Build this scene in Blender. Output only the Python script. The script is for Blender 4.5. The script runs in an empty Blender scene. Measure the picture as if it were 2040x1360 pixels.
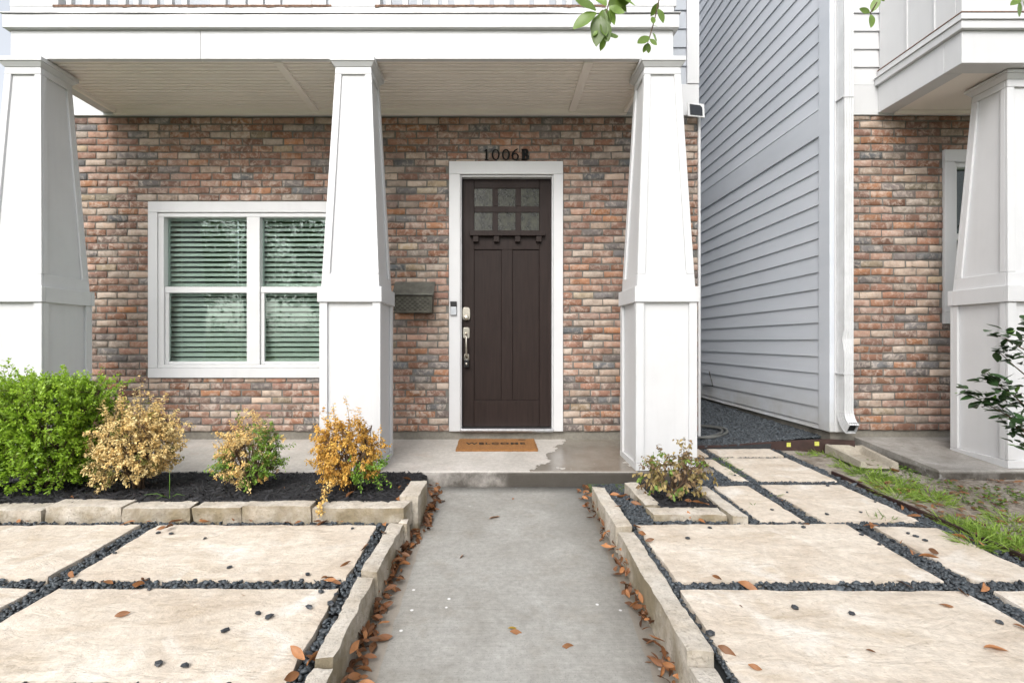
import bpy, bmesh, math, random
import numpy as np
from mathutils import Vector, Matrix, noise as mnoise
R = math.radians
random.seed(7); rng = np.random.default_rng(7)
SC = bpy.context.scene
COL = SC.collection

# ------------------------------------------------------------------ camera, sky, sun, exposure
CZ = 1.30            # camera height; heights below are given relative to the camera's eye level
F, CX, CY = 967.0, 985.0, 680.0
cam_d = bpy.data.cameras.new('camera'); cam = bpy.data.objects.new('camera', cam_d); COL.objects.link(cam)
cam.location = (0, 0, CZ); cam.rotation_euler = (R(90), 0, 0)
cam_d.sensor_width = 36; cam_d.lens = F/2040*36; cam_d.shift_x = (1020-CX)/2040; cam_d.clip_start = .05; cam_d.clip_end = 1000
SC.camera = cam
SUN_EL, SUN_AZ = R(42), R(200)          # azimuth: clockwise from +Y, so 200 is behind the camera, a little left
world = bpy.data.worlds.new('World'); SC.world = world; world.use_nodes = True
wn = world.node_tree; wn.nodes.clear()
sky = wn.nodes.new('ShaderNodeTexSky'); sky.sky_type = 'NISHITA'; sky.sun_disc = False
sky.sun_elevation = SUN_EL; sky.sun_rotation = SUN_AZ; sky.air_density = 1.0; sky.dust_density = 4.0; sky.ozone_density = 1.0
hs = wn.nodes.new('ShaderNodeHueSaturation'); hs.inputs['Saturation'].default_value = .26
bg = wn.nodes.new('ShaderNodeBackground'); bg.inputs['Strength'].default_value = .15
wo = wn.nodes.new('ShaderNodeOutputWorld')
wn.links.new(sky.outputs[0], hs.inputs['Color']); wn.links.new(hs.outputs[0], bg.inputs['Color']); wn.links.new(bg.outputs[0], wo.inputs['Surface'])
sd = bpy.data.lights.new('sun', 'SUN'); sd.energy = 0.5; sd.angle = R(35); sd.color = (1, .965, .91)
sun = bpy.data.objects.new('sun', sd); COL.objects.link(sun)
to_sun = Vector((math.sin(SUN_AZ)*math.cos(SUN_EL), math.cos(SUN_AZ)*math.cos(SUN_EL), math.sin(SUN_EL)))
sun.rotation_euler = to_sun.to_track_quat('Z', 'Y').to_euler(); sun.location = (0, -5, 12)
vs = SC.view_settings; vs.view_transform = 'Standard'; vs.look = 'None'; vs.gamma = 1; vs.use_curve_mapping = False
vs.exposure = 1.06
SC.cycles.use_denoising = True
SC.cycles.max_bounces = 7; SC.cycles.transparent_max_bounces = 16

# ------------------------------------------------------------------ helpers: geometry
def W(px, py, d): return ((px-CX)/F*d, d, CZ-(py-CY)/F*d)
def onplane(px, py, a, b):
    d = a/((py-CY)/F+b); return W(px, py, d)
def zs(y): return CZ-1.135+.036*min(max(y, -1), 4.6)          # paving level
def zw(y): return CZ-1.285+.043*max(y, -1)                    # walkway level
def at_slab(px, py): return onplane(px, py, 1.135, .036)
def at_walk(px, py): return onplane(px, py, 1.285, .043)
WL = {}
def wloc(o): return WL[o.name]
def place(o, parent, loc):
    COL.objects.link(o); WL[o.name] = Vector(loc); o.location = loc
    if parent is not None:
        o.parent = parent; o.matrix_parent_inverse = Matrix.Translation(-wloc(parent))
    return o
def thing(name, loc, label, cat, group=None):
    o = bpy.data.objects.new(name, None); o.empty_display_size = .1
    place(o, None, loc); tag(o, label, cat, group); return o
def tag(o, label=None, cat=None, group=None, kind=None):
    if label: o['label'] = label
    if cat: o['category'] = cat
    if group: o['group'] = group
    if kind: o['kind'] = kind
    return o
class MB:
    def __init__(s): s.v = []; s.f = []
    def add(s, vs, fs):
        n = len(s.v); s.v += [tuple(v) for v in vs]; s.f += [tuple(i+n for i in f) for f in fs]; return s
    def hexa(s, b, t):
        return s.add(list(b)+list(t), [(3,2,1,0),(4,5,6,7),(0,1,5,4),(1,2,6,5),(2,3,7,6),(3,0,4,7)])
    def box(s, x0, x1, y0, y1, z0, z1):
        return s.hexa([(x0,y0,z0),(x1,y0,z0),(x1,y1,z0),(x0,y1,z0)], [(x0,y0,z1),(x1,y0,z1),(x1,y1,z1),(x0,y1,z1)])
    def tube(s, pts, rad, n=8, cap=True):
        pts = [Vector(p) for p in pts]; rings = []
        if not hasattr(rad, '__len__'): rad = [rad]*len(pts)
        base = len(s.v); up = Vector((.13,.21,.97))
        for i, p in enumerate(pts):
            t = (pts[min(i+1,len(pts)-1)]-pts[max(i-1,0)]).normalized()
            a = t.cross(up)
            if a.length < 1e-4: a = t.cross(Vector((1,0,0)))
            a.normalize(); b = t.cross(a)
            for k in range(n):
                an = 2*math.pi*k/n; s.v.append(tuple(p+(a*math.cos(an)+b*math.sin(an))*rad[i]))
        for i in range(len(pts)-1):
            for k in range(n):
                q = base+i*n; s.f.append((q+k, q+(k+1)%n, q+n+(k+1)%n, q+n+k))
        if cap:
            s.f.append(tuple(base+k for k in range(n))); s.f.append(tuple(base+(len(pts)-1)*n+k for k in range(n))[::-1])
        return s
    def lathe(s, prof, c, axis='z', n=24):
        base = len(s.v)
        for r, h in prof:
            for k in range(n):
                a = 2*math.pi*k/n; u, w = r*math.cos(a), r*math.sin(a)
                s.v.append((c[0]+u, c[1]+w, c[2]+h) if axis == 'z' else (c[0]+u, c[1]-h, c[2]+w))
        m = len(prof)
        for i in range(m-1):
            for k in range(n): s.f.append((base+i*n+k, base+i*n+(k+1)%n, base+(i+1)*n+(k+1)%n, base+(i+1)*n+k))
        s.f.append(tuple(base+k for k in range(n))[::-1]); s.f.append(tuple(base+(m-1)*n+k for k in range(n)))
        return s
    def build(s, name, mat, parent=None, smooth=False, bevel=0, seg=2):
        v = np.array(s.v, float); c = (v.min(0)+v.max(0))/2
        me = bpy.data.meshes.new(name); me.from_pydata([tuple(p) for p in v-c], [], s.f)
        bm = bmesh.new(); bm.from_mesh(me); bmesh.ops.recalc_face_normals(bm, faces=bm.faces[:]); bm.to_mesh(me); bm.free()
        if smooth: me.polygons.foreach_set('use_smooth', [True]*len(me.polygons))
        me.materials.append(mat); o = bpy.data.objects.new(name, me); place(o, parent, Vector(c))
        if bevel:
            m = o.modifiers.new('bevel', 'BEVEL'); m.width = bevel; m.segments = seg; m.limit_method = 'ANGLE'; m.angle_limit = R(40)
            me.polygons.foreach_set('use_smooth', [True]*len(me.polygons)); m.harden_normals = True
        return o
def bx(name, mat, parent, x0, x1, y0, y1, z0, z1, bevel=.004): return MB().box(x0,x1,y0,y1,z0,z1).build(name, mat, parent, bevel=bevel)
def np_mesh(name, v, tris, mat, parent=None, col=None, smooth=False, origin=None):
    v = np.asarray(v, np.float32); tris = np.asarray(tris, np.int32)
    c = (v.min(0)+v.max(0))/2 if origin is None else np.array(origin); v = v-c
    me = bpy.data.meshes.new(name); n = len(tris)
    me.vertices.add(len(v)); me.vertices.foreach_set('co', v.astype(np.float32).ravel())
    me.loops.add(n*3); me.loops.foreach_set('vertex_index', tris.ravel())
    me.polygons.add(n); me.polygons.foreach_set('loop_start', np.arange(0, n*3, 3)); me.polygons.foreach_set('loop_total', np.full(n, 3))
    if smooth: me.polygons.foreach_set('use_smooth', np.ones(n, bool))
    me.update(calc_edges=True); me.validate()
    if col is not None:
        a = me.attributes.new('col', 'FLOAT_COLOR', 'FACE'); cc = np.ones((n, 4), np.float32); cc[:, :3] = col; a.data.foreach_set('color', cc.ravel())
    me.materials.append(mat); o = bpy.data.objects.new(name, me)
    place(o, parent, Vector(c.tolist())); return o

# ------------------------------------------------------------------ helpers: materials
class NT:
    def __init__(s, name):
        s.m = bpy.data.materials.new(name); s.m.use_nodes = True; s.t = s.m.node_tree; s.t.nodes.clear()
        s.out = s.n('ShaderNodeOutputMaterial'); s.b = s.n('ShaderNodeBsdfPrincipled'); s.l(s.b.outputs[0], s.out.inputs['Surface'])
        s.pos = s.n('ShaderNodeNewGeometry').outputs['Position']
    def n(s, k, **kw):
        o = s.t.nodes.new(k)
        for a, b in kw.items(): setattr(o, a, b)
        return o
    def l(s, a, b): s.t.links.new(a, b)
    def put(s, sock, v):
        if isinstance(v, (int, float)): sock.default_value = v
        elif isinstance(v, tuple): sock.default_value = v if len(v) == len(sock.default_value) else (*v, 1)
        else: s.l(v, sock)
    def scale(s, vec, v):
        m = s.n('ShaderNodeVectorMath', operation='MULTIPLY'); s.put(m.inputs[0], vec); m.inputs[1].default_value = v; return m.outputs[0]
    def addv(s, a, b):
        m = s.n('ShaderNodeVectorMath', operation='ADD'); s.put(m.inputs[0], a); s.put(m.inputs[1], b); return m.outputs[0]
    def noise(s, sc, det=4, rough=.6, vec=None, dist=0.):
        o = s.n('ShaderNodeTexNoise'); s.put(o.inputs['Vector'], vec if vec is not None else s.pos)
        o.inputs['Scale'].default_value = sc; o.inputs['Detail'].default_value = det; o.inputs['Roughness'].default_value = rough; o.inputs['Distortion'].default_value = dist
        return o.outputs['Fac']
    def ramp(s, fac, *stops):
        o = s.n('ShaderNodeValToRGB'); e = o.color_ramp.elements
        while len(e) < len(stops): e.new(.5)
        for i, (p, c) in enumerate(stops):
            e[i].position = p; e[i].color = (c, c, c, 1) if isinstance(c, (int, float)) else (*c, 1)
        s.put(o.inputs['Fac'], fac); return o.outputs['Color']
    def mix(s, f, a, b, mode='MIX'):
        o = s.n('ShaderNodeMix', data_type='RGBA', blend_type=mode); s.put(o.inputs[0], f); s.put(o.inputs[6], a); s.put(o.inputs[7], b); return o.outputs[2]
    def math(s, op, a, b=0., c=0., clamp=False):
        o = s.n('ShaderNodeMath', operation=op, use_clamp=clamp); s.put(o.inputs[0], a); s.put(o.inputs[1], b); s.put(o.inputs[2], c); return o.outputs[0]
    def xyz(s, v=None):
        o = s.n('ShaderNodeSeparateXYZ'); s.put(o.inputs[0], v if v is not None else s.pos); return o.outputs
    def sstep(s, v, a, b):
        if a > b: return s.math('SUBTRACT', 1., s.sstep(v, b, a))
        o = s.n('ShaderNodeMapRange', interpolation_type='SMOOTHSTEP'); s.put(o.inputs[0], v); o.inputs[1].default_value = a; o.inputs[2].default_value = b; return o.outputs[0]
    def bump(s, h, strength=.3, dist=.01, prev=None):
        o = s.n('ShaderNodeBump'); o.inputs['Strength'].default_value = strength; o.inputs['Distance'].default_value = dist; s.put(o.inputs['Height'], h)
        if prev is not None: s.l(prev, o.inputs['Normal'])
        return o.outputs[0]
    def rand(s): return s.n('ShaderNodeObjectInfo').outputs['Random']
    def done(s, col=None, rough=.5, nrm=None, **kw):
        if col is not None: s.put(s.b.inputs['Base Color'], col)
        s.put(s.b.inputs['Roughness'], rough)
        if nrm is not None: s.l(nrm, s.b.inputs['Normal'])
        for k, v in kw.items(): s.put(s.b.inputs[k.replace('_', ' ')], v)
        return s.m
def plain(name, c, rough=.5, metal=0., var=.12, sc=9, bs=0.):
    t = NT(name); f = t.noise(sc, 5)
    col = t.mix(t.ramp(f, (.35, 0), (.7, 1)), tuple(x*(1-var) for x in c), tuple(min(1, x*(1+var*.6)) for x in c))
    return t.done(col, rough, t.bump(t.noise(sc*14, 3), bs, .004) if bs else None, Metallic=metal)
def white_paint(name, c=(.615, .62, .63)):
    t = NT(name); x = t.xyz()
    grime = t.ramp(t.noise(1.7, 6, .65), (.42, 1), (.75, .93))
    drip = t.ramp(t.noise(1, 5, .6, t.scale(t.pos, (14, 14, .9))), (.5, 1), (.8, .955))
    col = t.mix(1., t.mix(1., c, grime, 'MULTIPLY'), drip, 'MULTIPLY')
    low = t.math('MULTIPLY', t.sstep(x[2], CZ-.72, CZ-1.02), t.ramp(t.noise(9, 5), (.4, 0), (.75, .5)))
    col = t.mix(low, col, (.50, .47, .42))
    h = t.noise(420, 2, .5); h2 = t.noise(45, 4, .6, t.scale(t.pos, (.25, 1, 1)))
    return t.done(col, t.ramp(t.noise(6), (.3, .36), (.7, .52)), t.bump(h, .10, .002, t.bump(h2, .10, .004)))
m_white = white_paint('white_paint')
m_vinyl = white_paint('white_vinyl', (.63, .635, .64))
m_soffit = None
def m_brick_make(name, attr):
    t = NT(name)
    if attr: c = t.n('ShaderNodeAttribute', attribute_name='col').outputs['Color']
    else: c = t.n('ShaderNodeObjectInfo').outputs['Color']
    # the brightest channel spread is set per brick; whitewash remains, burns and pores vary over the face
    blot = t.ramp(t.noise(11, 6, .7), (.30, .55), (.50, 1), (.8, 1.25))
    col = t.mix(.85, c, blot, 'MULTIPLY')
    wash = t.ramp(t.noise(17, 7, .72, t.addv(t.pos, (3.1, 0, 7.7)), .6), (.47, 0), (.62, .75))
    big = t.ramp(t.noise(1.3, 3, .5, t.addv(t.pos, (9, 2, 4))), (.35, .35), (.65, 1))
    col = t.mix(t.math('MULTIPLY', wash, big), col, (.55, .475, .41))
    char = t.ramp(t.noise(8, 6, .7, t.addv(t.pos, (11, 5, 1))), (.60, 0), (.74, .7))
    col = t.mix(char, col, (.085, .075, .07))
    h = t.noise(60, 6, .7); h2 = t.noise(16, 4, .6)
    return t.done(col, .88, t.bump(h, .5, .004, t.bump(h2, .4, .006)))
m_brick = m_brick_make('tumbled_brick', False); m_brick_a = m_brick_make('tumbled_brick_field', True)
t = NT('mortar'); col = t.mix(t.ramp(t.noise(7, 5), (.35, 0), (.7, 1)), (.135, .13, .115), (.205, .195, .175))
m_mortar = t.done(col, .95, t.bump(t.noise(120, 4, .7), .6, .004))
t = NT('grey_siding'); x = t.xyz()
col = t.mix(t.ramp(t.noise(1.2, 5, .6, t.scale(t.pos, (1, .5, 2.2))), (.35, 0), (.7, 1)), (.565, .60, .65), (.635, .665, .715))
col = t.mix(t.math('MULTIPLY', t.sstep(x[2], CZ-.35, CZ-.85), t.ramp(t.noise(3.5, 5), (.35, .2), (.7, .9))), col, (.44, .43, .40))
m_siding = t.done(col, .55, t.bump(t.noise(50, 4, .6, t.scale(t.pos, (1, .06, 1))), .12, .003))
t = NT('front_siding'); col = t.mix(t.ramp(t.noise(3, 5), (.35, 0), (.7, 1)), (.36, .385, .425), (.43, .455, .495))
m_siding_f = t.done(col, .55, t.bump(t.noise(50, 4, .6, t.scale(t.pos, (.06, 1, 1))), .12, .003))
t = NT('limestone'); rnd = t.rand()
off = t.n('ShaderNodeCombineXYZ'); t.l(t.math('MULTIPLY', rnd, 40.), off.inputs[0]); t.l(t.math('MULTIPLY', rnd, 23.), off.inputs[1])
p = t.addv(t.pos, off.outputs[0])
col = t.mix(t.ramp(t.noise(2.2, 6, .62, t.scale(p, (1, 1.6, 1)), .8), (.30, 0), (.68, 1)), (.49, .41, .325), (.66, .595, .51))
col = t.mix(t.ramp(t.noise(5, 7, .7, t.scale(p, (.6, 1.8, 1)), .5), (.52, 0), (.72, .65)), col, (.42, .335, .235))
col = t.mix(t.ramp(t.noise(3.1, 5, .6, t.addv(p, (7, 3, 0)), 1.), (.55, 0), (.70, .75)), col, (.72, .685, .63))
col = t.mix(t.ramp(t.noise(70, 4, .7, p), (.56, 0), (.74, .6)), col, (.26, .215, .155))
col = t.mix(1., col, t.ramp(t.noise(30, 5, .65, p), (.3, .82), (.7, 1.08)), 'MULTIPLY')
m_lime = t.done(col, .82, t.bump(t.noise(90, 5, .65, p), .5, .005, t.bump(t.noise(9, 6, .6, t.scale(p, (.7, 1.6, 1)), .7), .7, .016)))
t = NT('rough_limestone'); p = t.pos; nz = t.xyz(t.n('ShaderNodeNewGeometry').outputs['Normal'])[2]
col = t.mix(t.ramp(t.noise(6, 6, .65), (.32, 0), (.68, 1)), (.52, .45, .36), (.73, .68, .605))
col = t.mix(t.math('MULTIPLY', t.ramp(t.noise(4, 5, .6, t.addv(p, (3, 1, 8))), (.38, .1), (.60, .9)), t.sstep(nz, .8, .2)), col, (.25, .20, .115))
col = t.mix(t.ramp(t.noise(55, 5, .75), (.52, 0), (.68, .6)), col, (.25, .205, .145))
col = t.mix(1., col, t.ramp(t.noise(14, 6, .7), (.3, .78), (.7, 1.10)), 'MULTIPLY')
m_kerb = t.done(col, .88, t.bump(t.noise(95, 6, .75), .9, .009, t.bump(t.noise(24, 6, .65), .9, .018)))
def concrete(name, a, b, stain, wet=None, joints=None):
    t = NT(name); x = t.xyz()
    col = t.mix(t.ramp(t.noise(2.6, 7, .62, dist=.6), (.32, 0), (.7, 1)), a, b)
    col = t.mix(t.ramp(t.noise(6, 6, .65, t.addv(t.pos, (5, 9, 2))), (.54, 0), (.78, .55)), col, stain)
    col = t.mix(t.ramp(t.noise(160, 3, .6), (.56, 0), (.72, .5)), col, tuple(v*.45 for v in a))
    col = t.mix(1., col, t.ramp(t.noise(34, 6, .7), (.3, .80), (.7, 1.12)), 'MULTIPLY')
    col = t.mix(1., col, t.ramp(t.noise(1, 3, .6, t.scale(t.pos, (6, 220, 6))), (.35, .93), (.65, 1.05)), 'MULTIPLY')
    rough = t.ramp(t.noise(8), (.3, .7), (.7, .88))
    h = t.noise(190, 4, .65)
    if wet: col, rough = wet(t, x, col, rough)
    return t.done(col, rough, t.bump(h, .25, .003))
def walk_wet(t, x, col, rough):
    # older strips along both kerbs, damp stain by the step, paint spatter and scuffs
    wob = t.math('MULTIPLY', t.math('SUBTRACT', t.noise(9), .5), .03)
    xx = t.math('ADD', x[0], wob)
    e = t.math('MAXIMUM', t.sstep(xx, -.422, -.428), t.sstep(t.math('SUBTRACT', xx, t.math('MULTIPLY', x[1], .0497)), .484, .490))
    col = t.mix(t.math('MULTIPLY', e, .55), col, (.30, .255, .205))
    w2 = t.math('MULTIPLY', t.math('SUBTRACT', t.noise(3.3, 6, .6, t.addv(t.pos, (4, 4, 0))), .5), .5)
    damp = t.math('MULTIPLY', t.sstep(t.math('ADD', x[0], w2), .30, .37), t.sstep(t.math('ADD', x[1], w2), 2.75, 3.1))
    damp = t.math('MAXIMUM', damp, t.math('MULTIPLY', t.ramp(t.noise(1.6, 6, .6, t.addv(t.pos, (1, 2, 0))), (.52, 0), (.66, .55)), 1.))
    col = t.mix(t.math('MULTIPLY', damp, .38), col, (.17, .165, .15))
    sp = t.n('ShaderNodeTexVoronoi'); sp.inputs['Scale'].default_value = 9; t.l(t.pos, sp.inputs['Vector'])
    spot = t.math('MULTIPLY', t.sstep(sp.outputs['Distance'], .085, .05), t.ramp(t.noise(3.1, 2), (.52, 0), (.56, 1)))
    scuff = t.ramp(t.noise(2.4, 7, .75, t.addv(t.scale(t.pos, (1.5, .6, 1)), (2.2, 8.1, 0)), 1.), (.68, 0), (.80, .55))
    col = t.mix(t.math('MAXIMUM', spot, scuff), col, (.66, .66, .66))
    return col, rough
def porch_wet(t, x, col, rough):
    w = t.math('MULTIPLY', t.math('SUBTRACT', t.noise(4.2, 7, .62, t.addv(t.pos, (2, 7, 0))), .5), .42)
    # puddle outline: right of a ragged diagonal from the door to the step
    v = t.math('ADD', t.math('SUBTRACT', x[0], t.math('MULTIPLY', t.math('SUBTRACT', x[1], 3.8), .30)), w)
    wet = t.math('MULTIPLY', t.sstep(v, .34, .355), t.sstep(x[2], CZ-1.012, CZ-1.004))
    hole = t.ramp(t.noise(5.5, 5, .55, t.addv(t.pos, (8, 1, 0))), (.60, 1), (.625, 0))
    wet = t.math('MULTIPLY', wet, hole)
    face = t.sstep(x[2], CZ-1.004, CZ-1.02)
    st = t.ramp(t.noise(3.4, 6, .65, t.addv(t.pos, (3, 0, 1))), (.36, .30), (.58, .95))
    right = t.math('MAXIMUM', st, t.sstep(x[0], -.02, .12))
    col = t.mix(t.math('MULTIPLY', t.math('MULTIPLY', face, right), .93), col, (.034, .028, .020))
    tint = t.ramp(t.noise(2.1, 5), (.4, 0), (.65, 1))
    col = t.mix(t.math('MULTIPLY', wet, .80), col, t.mix(tint, (.13, .105, .075), (.19, .175, .15)))
    rough = t.mix(wet, rough, (.10, .10, .10))
    return col, rough
m_walk = concrete('walk_concrete', (.272, .262, .238), (.355, .35, .328), (.225, .20, .16), walk_wet)
m_porch = concrete('porch_concrete', (.40, .375, .34), (.53, .50, .465), (.45, .36, .30), porch_wet)
m_found = concrete('foundation_concrete', (.17, .155, .13), (.25, .235, .20), (.13, .115, .09))
def old_face(t, x, col, rough):
    m = t.math('MULTIPLY', t.sstep(x[2], CZ-.935, CZ-.955), t.ramp(t.noise(7, 6, .65), (.30, .35), (.55, 1)))
    col = t.mix(m, col, (.06, .052, .042)); lime = t.ramp(t.noise(3.2, 6, .7, t.addv(t.pos, (1.4, 0, 6))), (.60, 0), (.68, .6))
    return t.mix(lime, col, (.52, .52, .52)), rough
m_porch2 = concrete('old_concrete', (.20, .185, .165), (.36, .345, .32), (.13, .11, .085), old_face)
m_splash = concrete('splash_concrete', (.34, .30, .24), (.42, .385, .32), (.24, .20, .14))
t = NT('dark_pebble'); c = t.n('ShaderNodeAttribute', attribute_name='col').outputs['Color']
m_pebble = t.done(t.mix(t.ramp(t.noise(90, 4), (.4, 0), (.75, .4)), c, (.16, .18, .20)), .48, t.bump(t.noise(160, 3), .3, .003))
t = NT('loose_pebble'); m_pebble1 = t.done(t.mix(t.ramp(t.noise(90, 4), (.4, 0), (.75, .4)), (.022, .026, .032), (.11, .125, .14)), .5, t.bump(t.noise(160, 3), .3, .003))
m_gbase = plain('gravel_base', (.018, .02, .022), .9, var=.4, sc=60)
t = NT('black_mulch'); c = t.n('ShaderNodeAttribute', attribute_name='col').outputs['Color']
m_mulch = t.done(c, .7)
m_mbase = plain('mulch_base', (.010, .010, .011), .95, var=.4, sc=60)
t = NT('soil'); c1 = t.mix(t.ramp(t.noise(5, 7, .7), (.35, 0), (.65, 1)), (.16, .13, .10), (.40, .365, .32))
m_soil = t.done(t.mix(t.ramp(t.noise(28, 6, .7), (.5, 0), (.68, .8)), c1, (.08, .06, .04)), .95, t.bump(t.noise(70, 6, .7), .8, .01))
t = NT('lawn'); m_lawn = t.done(t.mix(t.ramp(t.noise(1.1, 7, .7), (.35, 0), (.65, 1)), (.05, .085, .025), (.12, .15, .05)), .95, t.bump(t.noise(40, 6, .7), .9, .03))
def leafmat(name, attr=True, c=(.1, .2, .03), rough=.45, trans=.30, var=.25):
    t = NT(name)
    if attr: col = t.n('ShaderNodeAttribute', attribute_name='col').outputs['Color']
    else:
        r = t.rand(); col = t.mix(r, tuple(v*(1-var) for v in c), tuple(v*(1+var) for v in c))
        col = t.mix(t.ramp(t.noise(40, 4), (.45, 0), (.75, .5)), col, tuple(v*.55 for v in c))
    t.put(t.b.inputs['Base Color'], col); t.b.inputs['Roughness'].default_value = rough
    tr = t.n('ShaderNodeBsdfTranslucent'); t.l(col, tr.inputs[0]); ms = t.n('ShaderNodeMixShader'); ms.inputs[0].default_value = trans
    t.l(t.b.outputs[0], ms.inputs[1]); t.l(tr.outputs[0], ms.inputs[2]); t.l(ms.outputs[0], t.out.inputs['Surface'])
    return t.m
m_leaf = leafmat('foliage', trans=.4); m_dry = leafmat('dry_foliage', rough=.6, trans=.25)
m_oak = leafmat('oak_leaf', False, (.16, .26, .045), .35, .35, .35)
m_cam = leafmat('shrub_leaf', False, (.04, .085, .03), .28, .15, .5)
m_cam2 = leafmat('young_shrub_leaf', False, (.13, .26, .04), .35, .3, .3)
m_fall = leafmat('fallen_leaf', False, (.285, .125, .048), .55, .12, .65)
m_fall2 = leafmat('yellow_fallen_leaf', False, (.42, .27, .03), .55, .15, .3)
m_twig = plain('twig_bark', (.12, .075, .045), .85, var=.3, sc=40)
m_bark = plain('tree_bark', (.10, .08, .065), .9, var=.4, sc=12, bs=.6)
m_door = None
m_soffit = plain('soffit_bounce_paint', (.88, .825, .765), .5, var=.04, sc=1.5)  # cream tone puts warm bounce light into the ceiling colour
t = NT('brown_door'); g = t.noise(6, 6, .65, t.scale(t.pos, (9, 9, .6)))
m_door = t.done(t.mix(t.ramp(g, (.35, 0), (.7, 1)), (.0165, .0098, .0082), (.026, .016, .0135)), t.ramp(t.noise(4), (.3, .45), (.7, .6)), t.bump(g, .12, .003), Specular_IOR_Level=.22)
t = NT('window_glass'); t.t.nodes.remove(t.b)
trn = t.n('ShaderNodeBsdfTransparent'); trn.inputs[0].default_value = (.89, .955, .925, 1)
gl = t.n('ShaderNodeBsdfGlossy'); gl.inputs['Roughness'].default_value = .0; gl.inputs[0].default_value = (.92, 1, .97, 1)
t.l(t.bump(t.noise(1.6, 2), .02, .01), gl.inputs['Normal'])
fr = t.n('ShaderNodeFresnel'); fr.inputs[0].default_value = 1.55; ms = t.n('ShaderNodeMixShader')
t.l(fr.outputs[0], ms.inputs[0]); t.l(trn.outputs[0], ms.inputs[1]); t.l(gl.outputs[0], ms.inputs[2]); t.l(ms.outputs[0], t.out.inputs['Surface']); m_glass = t.m
t = NT('textured_glass'); m_dglass = t.done(t.mix(t.ramp(t.noise(13, 4), (.4, 0), (.65, 1)), (.012, .012, .007), (.045, .046, .028)), .05, t.bump(t.noise(48, 3), .35, .006), IOR=1.5)
m_blind = plain('blind_slat', (.86, .86, .83), .5, var=.03)
m_room = plain('unlit_room_paint', (.10, .09, .08), .9)  # dark tone puts the unlit interior behind the blinds into the colour
m_nickel = plain('brushed_nickel', (.62, .57, .49), .28, 1., var=.08, sc=50)
m_black = plain('black_plastic', (.012, .012, .013), .3)
m_silver = plain('silver_plastic', (.52, .54, .57), .3, .6)
m_alu = plain('threshold_metal', (.55, .56, .58), .35, .9, var=.2, sc=20)
m_mail = plain('weathered_mailbox_metal', (.155, .155, .135), .5, .35, var=.3, sc=14, bs=.15)
m_mailb = plain('mailbox_mesh_metal', (.11, .105, .085), .55, .4, var=.35, sc=22, bs=.2)
m_dark = plain('hole_shade', (.008, .008, .008), .9)  # near black: shade inside openings put into the colour
m_digit = plain('black_number_metal', (.006, .006, .0065), .9)
m_downspout = plain('downspout_aluminium', (.58, .59, .60), .35, .0, var=.1, sc=6)
m_edge = plain('brown_steel_edging', (.055, .030, .026), .5, .2, var=.35, sc=14)
m_stick = plain('yellow_sticker', (.62, .62, .12), .6, var=.3, sc=120)
m_hose = plain('dark_rubber_hose', (.11, .112, .105), .45, var=.35, sc=8)
m_hosey = plain('hose_stripe', (.30, .26, .14), .5)
m_solar = plain('solar_cells', (.012, .014, .018), .18, var=.3, sc=60)
m_rust = plain('peeling_paint', (.22, .13, .09), .9, var=.5, sc=60)
m_flash = plain('metal_flashing', (.50, .50, .49), .35, .8, var=.2, sc=8)
t = NT('coir'); c1 = t.mix(t.ramp(t.noise(260, 4, .7), (.35, 0), (.65, 1)), (.17, .07, .018), (.42, .20, .065))
m_coir = t.done(c1, .95, t.bump(t.noise(330, 4, .7), 1., .008))
m_ink = plain('mat_ink', (.03, .022, .016), .95, var=.5, sc=200)
m_teal = plain('teal_house_paint', (.20, .36, .38), .6); m_roof = plain('far_roof', (.09, .085, .08), .9, var=.3)
m_asph = plain('asphalt', (.055, .055, .056), .9, var=.3, sc=40)

# ------------------------------------------------------------------ ground
def ss(v): v = min(max(v, 0), 1); return v*v*(3-2*v)
def dip(x, y): return .095*ss((y-2.95)/.70)*ss((1.47-x)/.06)     # the ground falls away in front of the porch step
WX0, WX1 = -.58, .72          # walkway edges
def far_ground(y):
    if y >= -1: return zs(y)
    return zs(-1)+(CZ-1.42-zs(-1))*min(1, (-1-y)/2.5)
ys = [-200,-60,-25,-12,-6,-3.5,-3,-2.5,-2,-1.5,-1,-.5,0,.5,1,1.5,2,2.5,3,3.5,4,4.5,6,9,14,30,80,200]
xs = [-200,-60,-20,-8,-5,-3,-1.5,-.545,-.54,.715,.72,1.5,3,5,8,20,60,200]
g = MB(); nx = len(xs)
for y in ys:
    for x in xs:
        z = far_ground(y)-.10
        if -.542 < x < .718 and y < 3.6: z = min(z, zw(y)-.05) if y > -3.4 else z
        g.v.append((x, y, z))
for j in range(len(ys)-1):
    for i in range(nx-1): g.f.append((j*nx+i, j*nx+i+1, (j+1)*nx+i+1, (j+1)*nx+i))
tag(g.build('ground', m_lawn), kind='structure')
def sheet(name, mat, x0, x1, y0, y1, zf, n=24, m=24, amp=0., thick=.08, sc=3., parent=None):
    b = MB()
    for j in range(m+1):
        for i in range(n+1):
            x = x0+(x1-x0)*i/n; y = y0+(y1-y0)*j/m
            b.v.append((x, y, zf(x, y)+amp*mnoise.noise(Vector((x*sc, y*sc, .3)))))
    k = n+1
    for j in range(m):
        for i in range(n): b.f.append((j*k+i, j*k+i+1, (j+1)*k+i+1, (j+1)*k+i))
    top = len(b.v); b.v += [(v[0], v[1], v[2]-thick) for v in b.v[:top]]
    ring = [i for i in range(k)]+[j*k+n for j in range(1, m+1)]+[m*k+i for i in range(n-1, -1, -1)]+[j*k for j in range(m-1, 0, -1)]
    for a, c in zip(ring, ring[1:]+ring[:1]): b.f.append((a, a+top, c+top, c))
    return b.build(name, mat, parent, smooth=True)
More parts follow.
